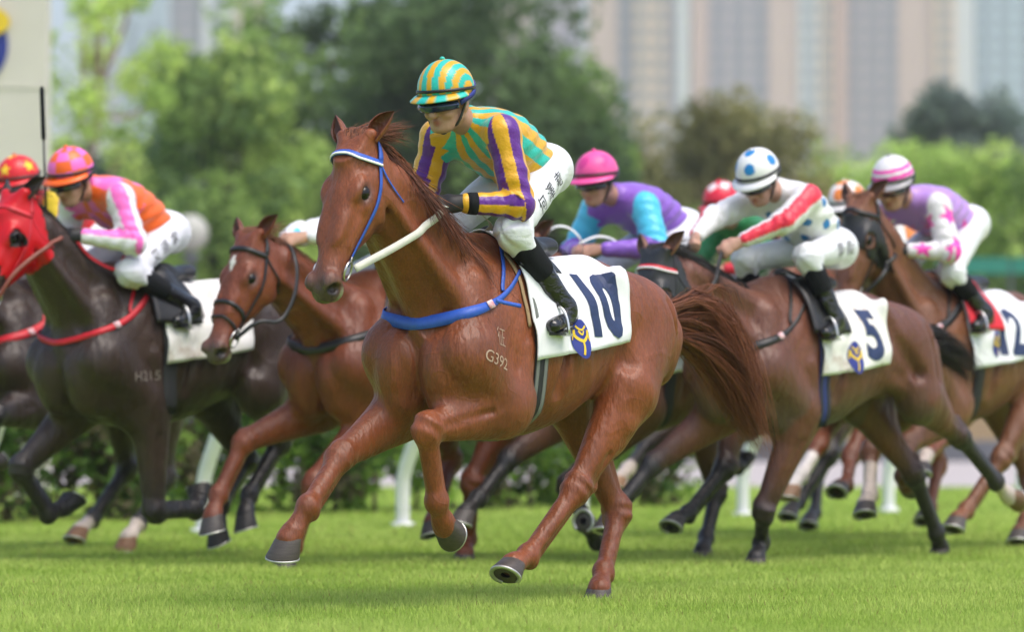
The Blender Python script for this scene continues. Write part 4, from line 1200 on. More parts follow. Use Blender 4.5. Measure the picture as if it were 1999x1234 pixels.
def saddle(K, m=None, pad=None, reach=1.25):
    T = K['T']; f = Field((-.42, -.24, 1.36), (.08, .24, 1.62), .012)
    f.loft((0, 0, 0), np.eye(3), [(-.38, 1.50, 1.43, .05), (-.33, 1.50, 1.41, .10), (-.20, 1.475, 1.41, .10), (-.05, 1.505, 1.44, .08), (.02, 1.535, 1.47, .05), (.05, 1.52, 1.48, .03)], .02, 2.2)
    for s in (-1, 1):
        f.cone((-.12, s * .10, 1.44), (-.10, s * .215, 1.30), .055, .05, .04, Y, .35)
    V, Q = f.mesh(1); sd = mesh_np('saddle', V, Q, m or M['black'], T)
    for s in (-1, 1):                                            # flap lying on the cloth
        P = []
        ph = np.linspace(.30, reach, 14); pl, r = polar(K, np.linspace(.10, -.20, 10), s * ph, .032)
        V = pl.reshape(-1, 3); idx = np.arange(140).reshape(10, 14)
        F = np.stack([idx[:-1, :-1], idx[1:, :-1], idx[1:, 1:], idx[:-1, 1:]], -1).reshape(-1, 4)
        # rounded lower corners
        o = mesh_np('flap', V, F, pad or m or M['black'], sd)
        o.modifiers.new('thickness', 'SOLIDIFY').thickness = .006
    return sd

def stirrup(K, foot, knee, s, m=None):
    """iron under the boot and its leather up to the saddle"""
    T = K['T']; top = A(-.08, s * .19, 1.40)
    strap('stirrup_leather', [top, (top + foot) / 2 + A(0, s * .03, 0), foot + A(0, 0, .095)], .016, .004, M['black'], T, n=16, up=(0, s, .2))
    V = []; pts = []
    for i in range(19):
        a = math.pi * (i / 18) ; pts.append(foot + A(0, math.cos(a) * .052, -.012 + math.sin(a) * .11))
    mb = MB(); mb.tube(pts, .0065, 8); ir = mb.build('stirrup_iron', M['steel'], T, True)
    mb = MB(); mb.box(foot + A(0, 0, -.014), (.045, .112, .010)); mb.build('tread', M['steel'], ir)

# ------------------------------------------------------------------ jockeys
def hand(f, w, hd, pn, ts, g=0.0, k=.006):
    hd = unit(hd); pn = unit(pn - hd * (pn @ hd)); ts = unit(ts - hd * (ts @ hd) - pn * (ts @ pn)); kn = w + hd * .082
    f.cone(w, w + hd * .03, .026 + g, .029 + g, .012, pn, .75)
    f.cone(w + hd * .025, kn - hd * .008, .031 + g, .036 + g, .012, pn, .45)
    for i, ls in enumerate((.95, 1.05, .98, .80)):
        r0 = kn + ts * (1.5 - i) * .0195
        p1 = r0 + (hd * .028 + pn * .016) * ls; p2 = p1 + (pn * .030 - hd * .008) * ls; p3 = p2 + (-hd * .026 - pn * .004) * ls
        f.cone(r0 - hd * .012, p1, .0105 + g, .0098 + g, k); f.cone(p1, p2, .0098 + g, .009 + g, k * .7); f.cone(p2, p3, .009 + g, .0078 + g, k * .7)
    t0 = w + hd * .028 + ts * .030; t1 = t0 + hd * .034 + ts * .014 + pn * .014; t2 = t1 + hd * .022 - ts * .010 + pn * .020
    f.cone(w + hd * .02 + ts * .012, t0, .016 + g, .014 + g, .01); f.cone(t0, t1, .0125 + g, .011 + g, k); f.cone(t1, t2, .011 + g, .0085 + g, k)

def star_d(x, y, R):
    """signed-ish inside test of a five-pointed star"""
    a = np.arctan2(x, y); r = np.hypot(x, y); seg = 2 * math.pi / 5
    a = np.abs((a + seg / 2) % seg - seg / 2)
    lim = R * .42 * math.sin(math.pi - .2) / 1
    # edge between outer tip (R,0) and inner vertex (.4R, seg/2)
    p0 = np.array([R, 0.0]); p1 = np.array([.42 * R * math.cos(seg / 2), .42 * R * math.sin(seg / 2)])
    px, py = r * np.cos(a), r * np.sin(a); e = p1 - p0
    return (e[0] * (py - p0[1]) - e[1] * (px - p0[0])) > 0

def heart(x, y):
    x = x * 1.15; return (x * x + y * y - 1) ** 3 - x * x * y ** 3 < 0

def build_jockey(K, J, cfg):
    vox = cfg['vox']; Tm = empty('person', tuple(K['cfg']['loc']), math.pi + K['cfg'].get('th', TH), K['cfg']['scale'])
    tag(Tm, cfg['label'], 'person', 'jockeys riding in the race')
    J = {k: np.array(v, float) for k, v in J.items()}
    mir = A(1, -1, 1)
    for k in ('sh', 'el', 'wr', 'kn', 'an'):
        if k + 'R' not in J: J[k + 'R'] = J[k + 'L'] * mir
    hip, neck, Hc = J['hip'], J['neck'], J['head']
    ax = unit(neck - hip); L = np.linalg.norm(neck - hip); side = unit(Y - ax * (Y @ ax)); up = np.cross(ax, side)
    if up[2] < 0: up = -up
    yaw, pit = cfg.get('face', (0, -14)); yaw, pit = math.radians(yaw), math.radians(pit)
    fd = A(math.cos(pit) * math.cos(yaw), math.cos(pit) * math.sin(yaw), math.sin(pit)); rt = unit(np.cross(fd, A(0, 0, 1))); hu = np.cross(rt, fd)
    Hp = lambda f_, r_, u_: Hc + fd * f_ + rt * r_ + hu * u_
    FM = np.array([fd, rt, hu])
    # ---- body (skin)
    pts = np.array(list(J.values())); lo, hi = pts.min(0) - .2, pts.max(0) + .2
    f = Field(lo, hi, max(vox * 1.1, .0058))
    f.ell(Hp(-.005, 0, .0), (.098, .078, .100), .03, FM)
    f.ell(Hp(.030, 0, -.060), (.068, .060, .080), .03, FM)
    f.ell(Hp(.040, 0, -.118), (.050, .050, .036), .03, FM)
    f.ell(Hp(.078, 0, -.138), (.020, .024, .018), .02, FM)
    for s in (-1, 1):
        f.ell(Hp(.068, s * .041, -.080), (.026, .022, .020), .014, FM)
        f.cone(Hp(.088, s * .012, -.024), Hp(.075, s * .048, -.028), .012, .010, .014)
        f.ell(Hp(-.012, s * .079, -.055), (.021, .008, .032), .008, FM)
        f.cone(Hp(.0, s * .055, -.10), Hp(.06, s * .028, -.135), .018, .018, .02)
    f.cone(Hp(.092, 0, -.032), Hp(.118, 0, -.080), .010, .015, .010)
    f.ell(Hp(.105, .009, -.082), (.010, .007, .007), .006, FM); f.ell(Hp(.105, -.009, -.082), (.010, .007, .007), .006, FM)
    f.ell(Hp(.091, 0, -.104), (.012, .021, .006), .006, FM); f.ell(Hp(.090, 0, -.117), (.012, .018, .007), .006, FM)
    f.cone(Hp(.108, -.022, -.111), Hp(.108, .022, -.111), .0035, .0035, .004, sub=True)
    for s in (-1, 1): f.ell(Hp(.098, s * .031, -.047), (.013, .019, .012), .01, FM, sub=True)
    f.cone(Hp(-.012, 0, -.09), neck - ax * .02, .052, .062, .03)
    f.cone(neck - ax * .03, hip, .075, .08, .02)
    for s, q in ((1, 'L'), (-1, 'R')):
        sh, el, wr, kn_, an = (J[k + q] for k in ('sh', 'el', 'wr', 'kn', 'an'))
        f.cone(neck - ax * .03, sh, .05, .045, .03); f.cone(sh, el, .042, .034, .02); f.cone(el, wr, .036, .0265, .015)
        f.cone(hip, hip + Y * s * .07, .07, .065, .02); f.cone(hip + Y * s * .07, kn_, .07, .05, .02); f.cone(kn_, an, .045, .028, .02)
        hd = unit(el - wr) * -1; hd = unit(hd + A(.35, -s * .15, -.25))
        J['hd' + q] = hd; J['pn' + q] = A(-.2, -s * .8, -.55); J['ts' + q] = A(.15, -s * .25, 1)
        hand(f, wr, hd, J['pn' + q], J['ts' + q])
    V, Q = f.mesh(1)
    sk = np.array(cfg.get('skin', (.50, .29, .20))); col = np.tile(sk, (len(V), 1)); hp = (V - Hc) @ FM.T
    def blend(w, c): 
        nonlocal col
        col = col * (1 - w[:, None]) + np.array(c) * w[:, None]
    blend(np.clip(1 - np.linalg.norm((hp - A(.098, 0, -.111)) / A(.03, .026, .015), axis=1) + .25, 0, 1) * .95, sk * A(.72, .34, .34))
    blend(np.clip(1 - np.linalg.norm((hp - A(.05, 0, -.12)) / A(.07, .07, .05), axis=1), 0, 1) * .22, sk * .55)
    for s in (-1, 1):
        blend(np.clip(1 - np.linalg.norm((hp - A(.07, s * .042, -.078)) / A(.04, .028, .028), axis=1), 0, 1) * .4, sk * A(1.08, .8, .78))
        blend(np.clip(1 - np.linalg.norm((hp - A(.09, s * .032, -.026)) / A(.03, .026, .008), axis=1), 0, 1) * .9, A(.03, .02, .015))
    mesh_np('body', V, Q, M['skin'], Tm, col=col)
    # ---- jacket
    f = Field(lo, hi, vox)
    st = [(-.02, .07, -.085, .115), (.03, .085, -.10, .135), (.25, .118, -.125, .155), (.55, .128, -.128, .172), (.8, .105, -.118, .175), (.95, .075, -.09, .135), (1.04, .05, -.065, .08), (1.10, .035, -.05, .05)]
    f.loft(hip + ax * .03, [ax, side, up], [(t * L, a, b, w) for t, a, b, w in st], .02, 2.3)
    f.cone(neck - ax * .04, neck + unit(Hc - neck) * .045, .066, .056, .03)
    pf = cfg.get('puff', 1.0)
    for s, q in ((1, 'L'), (-1, 'R')):
        sh, el, wr = (J[k + q] for k in ('sh', 'el', 'wr'))
        f.cone(neck - ax * .07, sh, .075, .070, .05); f.cone(sh, el, .070 * pf, .056 * pf, .035)
        f.cone(el, wr - unit(wr - el) * .035, .056 * pf, .040, .03)
        m_ = sh + (el - sh) * .55; f.ell(m_ - A(0, 0, .012), (.055, .055, .055), .04)
        f.cone(el, el, .055, .055, .03)
    V, Q = f.mesh(2)
    # soft folds
    N = np.zeros_like(V); fn = np.cross(V[Q[:, 2]] - V[Q[:, 0]], V[Q[:, 3]] - V[Q[:, 1]])
    for i in range(4):
        for x in range(3): N[:, x] += np.bincount(Q[:, i], fn[:, x], len(V))
    N /= np.linalg.norm(N, axis=1, keepdims=True) + 1e-9
    tp = (V - hip) @ ax / L; ang = np.arctan2((V - hip) @ side, (V - hip) @ up)
    ta = np.zeros(len(V)); aa = np.zeros(len(V)); arm = np.zeros(len(V)); dmin = np.full(len(V), 9.0)
    for s, q in ((1, 'L'), (-1, 'R')):
        sh, el, wr = (J[k + q] for k in ('sh', 'el', 'wr'))
        for k, (a, b) in enumerate(((sh, el), (el, wr))):
            t, d, qv = seg_info(V, a, b); c = unit(b - a); r1 = unit(Y * s - c * (Y @ c) * s); r2 = np.cross(c, r1) * s
            m = d < dmin; dmin[m] = d[m]; ta[m] = k + t[m]; aa[m] = np.arctan2(qv[m] @ r2, qv[m] @ r1); arm[m] = s
    dt_ = np.linalg.norm(((V - hip) - ((V - hip) @ ax)[:, None] * ax), axis=1)
    isarm = (dmin < .088) & ((ta > .12) | (np.abs((V - neck) @ side) > .155)) & ~((ta < .45) & (np.abs((V - hip) @ side) < .135) & (tp < .98))
    fold = np.sin(tp * 34 + 5 * np.sin(ang * 2)) * (~isarm) * np.clip(1.1 - tp, 0, 1) * .006 + np.sin(ta * 26 + 3 * np.sin(aa)) * isarm * .0042 * (.3 + np.exp(-((ta - 1.0) / .3) ** 2))
    V = V + N * fold[:, None]
    ctx = dict(V=V, tp=tp, ang=ang, ta=ta, aa=aa, arm=arm, isarm=isarm, y=(V - hip) @ side)
    jk = mesh_np('jacket', V, Q, M['silk'], Tm, col=cfg['silk'](ctx))
    if cfg.get('cuff'):
        for q in 'LR':
            el, wr = J['el' + q], J['wr' + q]; c = unit(wr - el)
            mb = MB(); mb.tube([wr - c * .075, wr - c * .05, wr - c * .035], [.0455, .044, .042], 16); mb.build('cuff', M['knit'], jk, True)
    # ---- breeches
    f = Field(lo, hi, vox * 1.45)
    f.ell(hip + ax * .01, (.105, .125, .095), .04, [ax, side, up])
    f.cone(hip, hip + ax * .10, .118, .110, .04, up, .85)
    for s, q in ((1, 'L'), (-1, 'R')):
        kn_, an = J['kn' + q], J['an' + q]; hj = hip + Y * s * .078
        f.cone(hj, kn_, .090, .062, .05); f.ell(hj - ax * .03, (.078, .074, .086), .05)
        f.ell(kn_, (.066, .062, .066), .03); f.cone(kn_, kn_ + (an - kn_) * .36, .064, .054, .03)
    V, Q = f.mesh(1)
    for s, q in ((1, 'L'), (-1, 'R')):
        a_, b_ = hip + Y * s * .078, J['kn' + q]; t_, d_, qv = seg_info(V, a_, b_); g = qv / (d_[:, None] + 1e-6); an_ = np.arctan2(g[:, 1], g[:, 2])
        V = V + g * (np.sin(t_ * 46 + 3.5 * np.sin(an_ * 2 + 1) + 2 * t_) * .0045 * np.exp(-((t_ - 1.0) / .22) ** 2) + np.sin(t_ * 24 + 4 * np.sin(an_ * 2)) * .003 * np.exp(-((t_ - .2) / .25) ** 2))[:, None] * ((d_ < .12) & (t_ > .02))[:, None]
    mesh_np('breeches', V, Q, M['breech'], Tm); bv = bvh_of(V, Q) if cfg.get('text') else None
    if cfg.get('text'):
        kn_ = J['knL']; hj = hip + Y * .078; ex = unit(hj - kn_); tl = cfg['text']
        ctr = kn_ + (hj - kn_) * tl[1] + Y * .10; nrm = unit(Y * 1.0 - ex * (Y @ ex)); ey = np.cross(nrm, ex)
        if ey[2] < 0 and abs(ey[2]) > .05: pass
        for i, chx in enumerate(tl[0]):
            v2, f2 = text_shape(chx, tl[2], 1.0, -.004, .02)
            project_mark('lettering', v2, f2, ctr + ex * (i - (len(tl[0]) - 1) / 2) * tl[2] * 1.5, ex, ey, bv, M['ink'], Tm, .002)
    # ---- boots
    for s, q in ((1, 'L'), (-1, 'R')):
        kn_, an = J['kn' + q], J['an' + q]; c = unit(an - kn_); ln = np.linalg.norm(an - kn_)
        fwd = unit(A(1, s * cfg.get('toeout', .28), -.12)); toe = an + fwd * .145 + A(0, 0, -.062); heel = an - fwd * .055 + A(0, 0, -.052)
        f = Field(np.minimum(np.minimum(kn_, an), toe) - .12, np.maximum(np.maximum(kn_, an), toe) + .12, max(vox, .0075))
        f.cone(kn_ + c * ln * .42, an, .055, .043, .02); f.cone(an, heel, .040, .034, .03); f.cone(an + A(0, 0, -.03), toe, .040, .026, .03, A(0, 0, 1), .85); f.cone(heel, toe, .030, .027, .02)
        for w_ in range(3): f.cone(kn_ + c * ln * (.70 + .09 * w_) - fwd * .03, kn_ + c * ln * (.73 + .09 * w_) + fwd * .035, .034, .030, .012)
        V, Q = f.mesh(1); bo = mesh_np('boot', V, Q, M['patent'], Tm)
        f = Field(np.minimum(kn_, an) - .1, np.maximum(kn_, an) + .1, max(vox * 1.4, .009))
        f.cone(kn_ + c * ln * .20, kn_ + c * ln * .50, .061, .058, .02); V, Q = f.mesh(1); mesh_np('boot_top', V, Q, M['knit'], bo)
        dr = toe - heel; dr[2] = 0; dr = unit(dr); sdv = np.cross(A(0, 0, 1), dr); Rm = np.stack([unit(toe - heel), sdv, np.cross(unit(toe - heel), sdv)], 1)
        mb = MB(); mb.box((heel + toe) / 2 + A(0, 0, -.030), (.21, .058, .010), Rm); mb.box(heel + A(0, 0, -.040), (.05, .05, .022), Rm); mb.build('sole', M['black'], bo)
        J['foot' + q] = an + fwd * .085 + A(0, 0, -.088)
        stirrup(K, J['foot' + q], kn_, s)
    # ---- helmet
    def shell(az, elv, k=1.0):
        return Hp(.124 * k * math.cos(elv) * math.cos(az) - .004, .109 * k * math.cos(elv) * math.sin(az), .116 * k * math.sin(elv) + .012)
    nA, nE = 88, 40; V = []; U = []
    for i in range(nE + 1):
        for j in range(nA):
            az = 2 * math.pi * j / nA; low = math.radians(-6 - 16 * (0.5 - 0.5 * math.cos(az)))
            e = low + (math.pi / 2 - low) * i / nE
            V.append(shell(az, e)); U.append((math.cos(e) * math.cos(az), math.cos(e) * math.sin(az), math.sin(e)))
    F = [(i * nA + j, i * nA + (j + 1) % nA, (i + 1) * nA + (j + 1) % nA, (i + 1) * nA + j) for i in range(nE) for j in range(nA)]
    U = np.array(U); hc = cfg['helmet'](U); he = mesh_np('helmet', np.array(V), np.array(F), M['shell'], Tm, col=hc)
    V = []; C = []; npk = 25
    for i in range(npk):
        az = math.radians(-78 + 156 * i / (npk - 1)); w = .044 * max(0, math.cos(az * .98)) ** .7 + .003
        b = shell(az, math.radians(-5)); d = unit(fd * math.cos(az) + rt * math.sin(az) - hu * .28)
        for k in (0, .5, 1): V.append(b + d * w * k - hu * .010 * k * k); C.append(cfg['peak'](az))
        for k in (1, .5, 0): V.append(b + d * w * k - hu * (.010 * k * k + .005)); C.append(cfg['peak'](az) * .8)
    F = [(i * 6 + j, i * 6 + (j + 1) % 6, (i + 1) * 6 + (j + 1) % 6, (i + 1) * 6 + j) for i in range(npk - 1) for j in range(6)]
    mesh_np('peak', np.array(V), np.array(F), M['shell'], he, col=np.array(C))
    bp = [shell(a, math.radians(cfg.get('band', 2)) - math.radians(8) * (0.5 - 0.5 * math.cos(a)), 1.004) for a in np.linspace(0, 2 * math.pi, 60)]
    bu = [unit(p - Hp(0, 0, 0)) for p in bp]
    strap('band', bp, .013, .005, M['black'], he, raw=True, up=np.array(bu))
    V, F = sphere_np(shell(0, math.pi / 2, 1.02), (.011, .011, .009), 12, 8); bt = mesh_np('button', V, F, M['shell'], he, col=np.tile(cfg['peak'](0), (len(V), 1)))
    # ---- goggles
    V = []; nG = 29
    for i in range(nG):
        az = math.radians(-74 + 148 * i / (nG - 1)); hh = .021 - .005 * math.exp(-(az / .16) ** 2) - .004 * abs(az)
        for k in np.linspace(-1, 1, 7):
            bul = .010 * (1 - k * k)
            V.append(Hp(.022 + (.102 + bul) * math.cos(az * .95), (.090 + bul) * math.sin(az), -.047 + hh * k - (.007 * math.exp(-(az / .14) ** 2) * (k < 0) * -k)))
    F = [(i * 7 + j, i * 7 + j + 1, (i + 1) * 7 + j + 1, (i + 1) * 7 + j) for i in range(nG - 1) for j in range(6)]
    go_ = mesh_np('goggles', np.array(V), np.array(F), cfg.get('lens', M['lens']), Tm); go_.modifiers.new('thickness', 'SOLIDIFY').thickness = .007
    for s in (-1, 1):
        strap('goggle_strap', [Hp(.045, s * .090, -.042), Hp(-.03, s * .108, -.015), Hp(-.10, s * .075, .02)], .020, .003, cfg.get('strapm', M['black']), go_, up=rt * s, n=14)
        strap('chin_strap', [Hp(.0, s * .098, -.02), Hp(.018, s * .080, -.075), Hp(.040, s * .058, -.125), Hp(.052, 0, -.160)], .014, .005, M['black'], he, up=unit(rt * s - hu * .5), n=20)
    # ---- gloves
    if cfg.get('glove'):
        for s, q in ((1, 'L'), (-1, 'R')):
            w_ = J['wr' + q]; f = Field(w_ - .15, w_ + .15, max(.004, vox * .75)); hand(f, w_, J['hd' + q], J['pn' + q], J['ts' + q], .0035)
            f.cone(w_ - J['hd' + q] * .015, w_ + J['hd' + q] * .02, .033, .034, .012)
            V, Q = f.mesh(1); mesh_np('glove', V, Q, M['glove'], Tm)
    return Tm, J

# ---- colour schemes
def pick(mask, a, b): return np.where(np.asarray(mask)[:, None], a, b)
TEAL, GOLD, PURP = lin('#27b8ac'), lin('#dba41c'), lin('#5a1d86')
ORNG, PINK, WHT = lin('#f4671c'), lin('#f06cc0'), A(.76, .76, .78)
LILA, CYAN, HOTP, ROSE = lin('#8a5cc4'), lin('#4cc3e6'), lin('#f0579f'), lin('#e8409a')
BLUE, RED, LAV, MAGE = lin('#1f7fc4'), lin('#e02a44'), lin('#b48ad6'), lin('#ef3fb0')

def silk_hero(c):
    k = np.floor((c['ang'] + math.pi) / (2 * math.pi) * 18 + .5).astype(int); t = pick(k % 2 == 0, TEAL, GOLD)
    b = np.floor((c['aa'] + math.pi) / (2 * math.pi) * 8 + .2).astype(int); a = pick(b % 2 == 0, PURP, GOLD)
    a = np.where((c['ta'] > 1.86)[:, None], GOLD, a)
    return pick(c['isarm'], a, t)
def helm_hero(U):
    k = np.floor((np.arcsin(np.clip(U[:, 1], -1, 1)) / math.pi + .5) * 13).astype(int); return pick(k % 2 == 0, GOLD, TEAL)
def silk_orange(c):
    chk = (np.floor(c['tp'] * 3.2).astype(int) + np.floor((c['ang'] + math.pi) / (2 * math.pi) * 7 + .5).astype(int)) % 2 == 0
    t = pick(chk & (c['tp'] > .62), PINK, ORNG)
    a = pick((c['aa'] > .15) & (c['aa'] < 1.2), PINK, WHT)
    return pick(c['isarm'], a, t)
def helm_orange(U):
    az = np.arctan2(U[:, 1], U[:, 0]); k = (np.floor((az + math.pi) / (2 * math.pi) * 8).astype(int) + np.floor((np.arcsin(np.clip(U[:, 2], -1, 1)) + .35) / .48).astype(int)) % 2
    return pick(k == 0, ORNG, PINK)
def silk_purple(c):
    a = pick(c['ta'] < 1.0, CYAN, LILA); return pick(c['isarm'], a, pick((c['tp'] < .5) & (np.abs(c['ang']) > 2.2), CYAN * .7, LILA))
def stars_on(U, spots, R, base, col, fn=None):
    out = np.tile(base, (len(U), 1))
    for (az, el) in spots:
        d = A(math.cos(el) * math.cos(az), math.cos(el) * math.sin(az), math.sin(el)); e1 = unit(np.cross(A(0, 0, 1), d)); e2 = np.cross(d, e1)
        x, y = U @ e1, U @ e2; front = U @ d > .3
        ins = (star_d(x, y, R) if fn is None else fn(x / R, y / R)) & front
        out = np.where(ins[:, None], col, out)
    return out
SPOTS = [(math.radians(a), math.radians(28)) for a in (-15, 55, 125, 195, 265)] + [(0, math.radians(80))]
def helm_heart(U): return stars_on(U, [(math.radians(a), math.radians(32)) for a in (8, 80, 152, 224, 296)], .30, HOTP, ROSE * .85, heart)
def helm_dots(U): return stars_on(U, SPOTS, .26, A(.80, .80, .82), BLUE, lambda x, y: x * x + y * y < 1)
def helm_stars(U): return stars_on(U, SPOTS, .34, lin('#d41f28'), lin('#f3cf2e'))
def helm_orspots(U): return stars_on(U, SPOTS, .34, A(.80, .78, .77), lin('#f08a40'), lambda x, y: x * x + y * y < 1)
def helm_bands(U):
    e = np.degrees(np.arcsin(np.clip(U[:, 2], -1, 1))); return pick(((e > 4) & (e < 15)) | ((e > 24) & (e < 34)), MAGE, A(.72, .71, .72))
def helm_red(U): return stars_on(U, [(math.radians(a), math.radians(55)) for a in (0, 72, 144, 216, 288)], .34, RED, A(.78, .76, .77), lambda x, y: np.abs(x) + np.abs(y) < 1)
def silk_dots(c):
    r = np.tile(A(.77, .77, .79), (len(c['ta']), 1)); d = np.zeros(len(r), bool)
    for i in range(5):
        for j in range(7):
            d |= ((c['tp'] - .12 - i * .2) / .055) ** 2 + ((((c['ang'] - j * .9 - .45 * (i % 2)) + math.pi) % (2 * math.pi) - math.pi) / .17) ** 2 < 1
    t = np.where(d[:, None], BLUE * .8, r); a = pick((c['aa'] > -.1) & (c['aa'] < 1.25), RED, A(.76, .76, .78))
    return pick(c['isarm'], a, t)
def star_field(c, base, col, tt):
    out = np.tile(base, (len(c['ta']), 1))
    for (t0, a0, R) in tt:
        x = (c['ta'] - t0) * .26; y = ((c['aa'] - a0 + math.pi) % (2 * math.pi) - math.pi) * .055
        out = np.where((star_d(x, y, R) & (np.abs(y) < .1))[:, None], col, out)
    return out
def silk_pink(c):
    a = star_field(c, A(.76, .74, .76), MAGE, [(.30, .1, .065), (.95, .0, .065), (1.62, .15, .07), (.3, 2.4, .06), (1.0, 2.4, .06), (1.6, -2.2, .06)])
    t = np.tile(LAV, (len(a), 1)); bl = np.zeros(len(a), bool)
    for t0, g0 in ((.75, 2.5), (.75, -2.5), (.5, 3.1), (.3, 2.2)):
        bl |= star_d((c['tp'] - t0) * .45, ((c['ang'] - g0 + math.pi) % (2 * math.pi) - math.pi) * .13, .085)
    return pick(c['isarm'], a, np.where(bl[:, None], MAGE * .8, t))
def silk_white(c):
    return np.where(((c['ta'] > 1.35) & (c['ta'] < 1.7) & c['isarm'] & (np.sin(c['aa'] * 3) > .2))[:, None], CYAN, A(.76, .76, .78))
def silk_red(c): return pick(c['isarm'], pick(c['ta'] < 1.2, lin('#1f7a45'), lin('#d8283c')), lin('#1f7a45'))
def silk_star(c): return pick(c['isarm'], lin('#e8c62e'), lin('#cf1f2a'))
def silk_or(c): return pick(c['isarm'], A(.75, .73, .72), lin('#f08a40'))

# joints of each horse in its own frame (x forward, y left, z up): elbow/stifle, knee/hock, fetlock, coronet
LEGS = {
 'h1': {'RF': [(0.28, -0.16, 0.8), (0.669, -0.156, 0.592), (0.855, -0.096, 0.377), (0.928, -0.048, 0.298)], 'LF': [(0.22, 0.17, 0.8), (0.61, 0.277, 0.749), (0.743, 0.353, 0.514), (0.641, 0.293, 0.5)], 'LH': [(-0.67, 0.18, 0.87), (-0.712, 0.154, 0.401), (-0.448, 0.235, 0.164), (-0.351, 0.259, 0.086)], 'RH': [(-0.65, -0.18, 0.87), (-0.774, -0.222, 0.454), (-0.501, -0.212, 0.172), (-0.393, -0.184, 0.118)]},
 'h2': {'RF': [(0.18, -0.16, 0.8), (0.54, -0.236, 0.472), (0.355, -0.236, 0.244), (0.238, -0.244, 0.28)], 'LF': [(0.05, 0.17, 0.8), (0.021, 0.177, 0.258), (-0.276, 0.155, 0.257), (-0.357, 0.091, 0.314)], 'LH': [(-0.7, 0.18, 0.87), (-1.011, 0.006, 0.61), (-0.756, 0.041, 0.33), (-0.696, 0.077, 0.23)], 'RH': [(-0.65, -0.18, 0.87), (-0.953, -0.19, 0.5), (-0.675, -0.083, 0.28), (-0.638, -0.067, 0.163)]},
 'h3': {'RF': [(0.28, -0.16, 0.8), (0.726, -0.268, 0.626), (0.895, -0.269, 0.369), (0.952, -0.249, 0.265)], 'LF': [(0.18, 0.17, 0.8), (0.534, 0.025, 0.42), (0.633, -0.017, 0.081), (0.727, 0.035, 0.035)], 'LH': [(-0.79, 0.18, 0.87), (-0.523, 0.114, 0.407), (-0.618, -0.005, 0.088), (-0.533, 0.055, 0.02)], 'RH': [(-0.6, -0.18, 0.87), (-0.817, -0.31, 0.52), (-0.567, -0.179, 0.284), (-0.485, -0.127, 0.207)]},
 'h4': {'RF': [(0.34, -0.16, 0.8), (0.743, -0.184, 0.605), (0.975, -0.154, 0.417), (1.047, -0.186, 0.3)], 'LF': [(0.15, 0.19, 0.8), (0.59, 0.119, 0.714), (0.498, 0.099, 0.431), (0.419, 0.079, 0.339)], 'LH': [(-0.69, 0.2, 0.87), (-0.386, 0.144, 0.468), (-0.094, 0.11, 0.204), (0.031, 0.13, 0.174)], 'RH': [(-0.78, -0.18, 0.87), (-0.995, -0.07, 0.352), (-0.782, 0.005, 0.053), (-0.683, 0.053, 0)]},
 'h5': {'RF': [(0.3, -0.16, 0.8), (0.697, -0.248, 0.548), (0.925, -0.255, 0.347), (1.027, -0.247, 0.278)], 'LF': [(0.1, 0.17, 0.8), (0.48, -0.043, 0.404), (0.338, 0.041, 0.111), (0.424, 0.069, 0.193)], 'LH': [(-0.67, 0.18, 0.87), (-0.45, 0.262, 0.491), (-0.143, 0.256, 0.257), (-0.02, 0.284, 0.23)], 'RH': [(-0.74, -0.18, 0.87), (-0.868, -0.134, 0.352), (-0.698, -0.069, 0.027), (-0.598, -0.009, -0.008)]},
 'h6': {'RF': [(0.3, -0.16, 0.79), (0.723, -0.284, 0.573), (0.971, -0.224, 0.425), (1.079, -0.2, 0.369)], 'LF': [(0.15, 0.17, 0.77), (0.54, 0.161, 0.574), (0.297, 0.077, 0.427), (0.192, 0.033, 0.457)], 'LH': [(-0.67, 0.18, 0.87), (-0.399, 0.238, 0.501), (-0.126, 0.214, 0.221), (-0.013, 0.246, 0.18)], 'RH': [(-0.74, -0.18, 0.87), (-0.884, -0.202, 0.429), (-0.678, -0.086, 0.144), (-0.568, -0.038, 0.108)]},
 'h7': {'RF': [(0.28, -0.16, 0.8), (0.68, -0.312, 0.522), (0.915, -0.333, 0.326), (1.015, -0.309, 0.26)], 'LF': [(0.05, 0.17, 0.8), (0.243, 0.057, 0.282), (0.144, -0.037, 0.03), (0.248, 0.015, -0.01)], 'LH': [(-0.93, 0.18, 0.87), (-1.367, 0.134, 0.659), (-1.677, 0.157, 0.407), (-1.787, 0.165, 0.333)], 'RH': [(-0.88, -0.18, 0.87), (-1.216, -0.058, 0.452), (-1.434, -0.068, 0.132), (-1.499, -0.084, 0.024)]},
 'h8': {'RF': [(0.28, -0.16, 0.79), (0.584, 0.004, 0.571), (0.82, 0.056, 0.406), (0.921, 0.072, 0.338)], 'LF': [(0.2, 0.17, 0.79), (0.529, 0.197, 0.516), (0.738, 0.317, 0.359), (0.849, 0.357, 0.346)], 'LH': [(-0.67, 0.18, 0.87), (-0.288, 0.282, 0.631), (0.051, 0.378, 0.513), (0.153, 0.422, 0.461)], 'RH': [(-0.74, -0.18, 0.87), (-0.899, -0.218, 0.44), (-0.643, -0.092, 0.198), (-0.534, -0.048, 0.16)]},
 'h9': {'RF': [(0.15, -0.16, 0.79), (0.498, -0.092, 0.552), (0.648, 0.009, 0.325), (0.745, 0.057, 0.274)], 'LF': [(0.12, 0.17, 0.77), (0.517, 0.161, 0.585), (0.722, 0.277, 0.422), (0.62, 0.229, 0.373)], 'LH': [(-0.67, 0.18, 0.87), (-0.343, 0.162, 0.506), (-0.064, 0.122, 0.231), (0.051, 0.146, 0.181)], 'RH': [(-0.74, -0.18, 0.87), (-0.986, -0.09, 0.399), (-0.745, 0.039, 0.149), (-0.636, 0.079, 0.096)]},
}

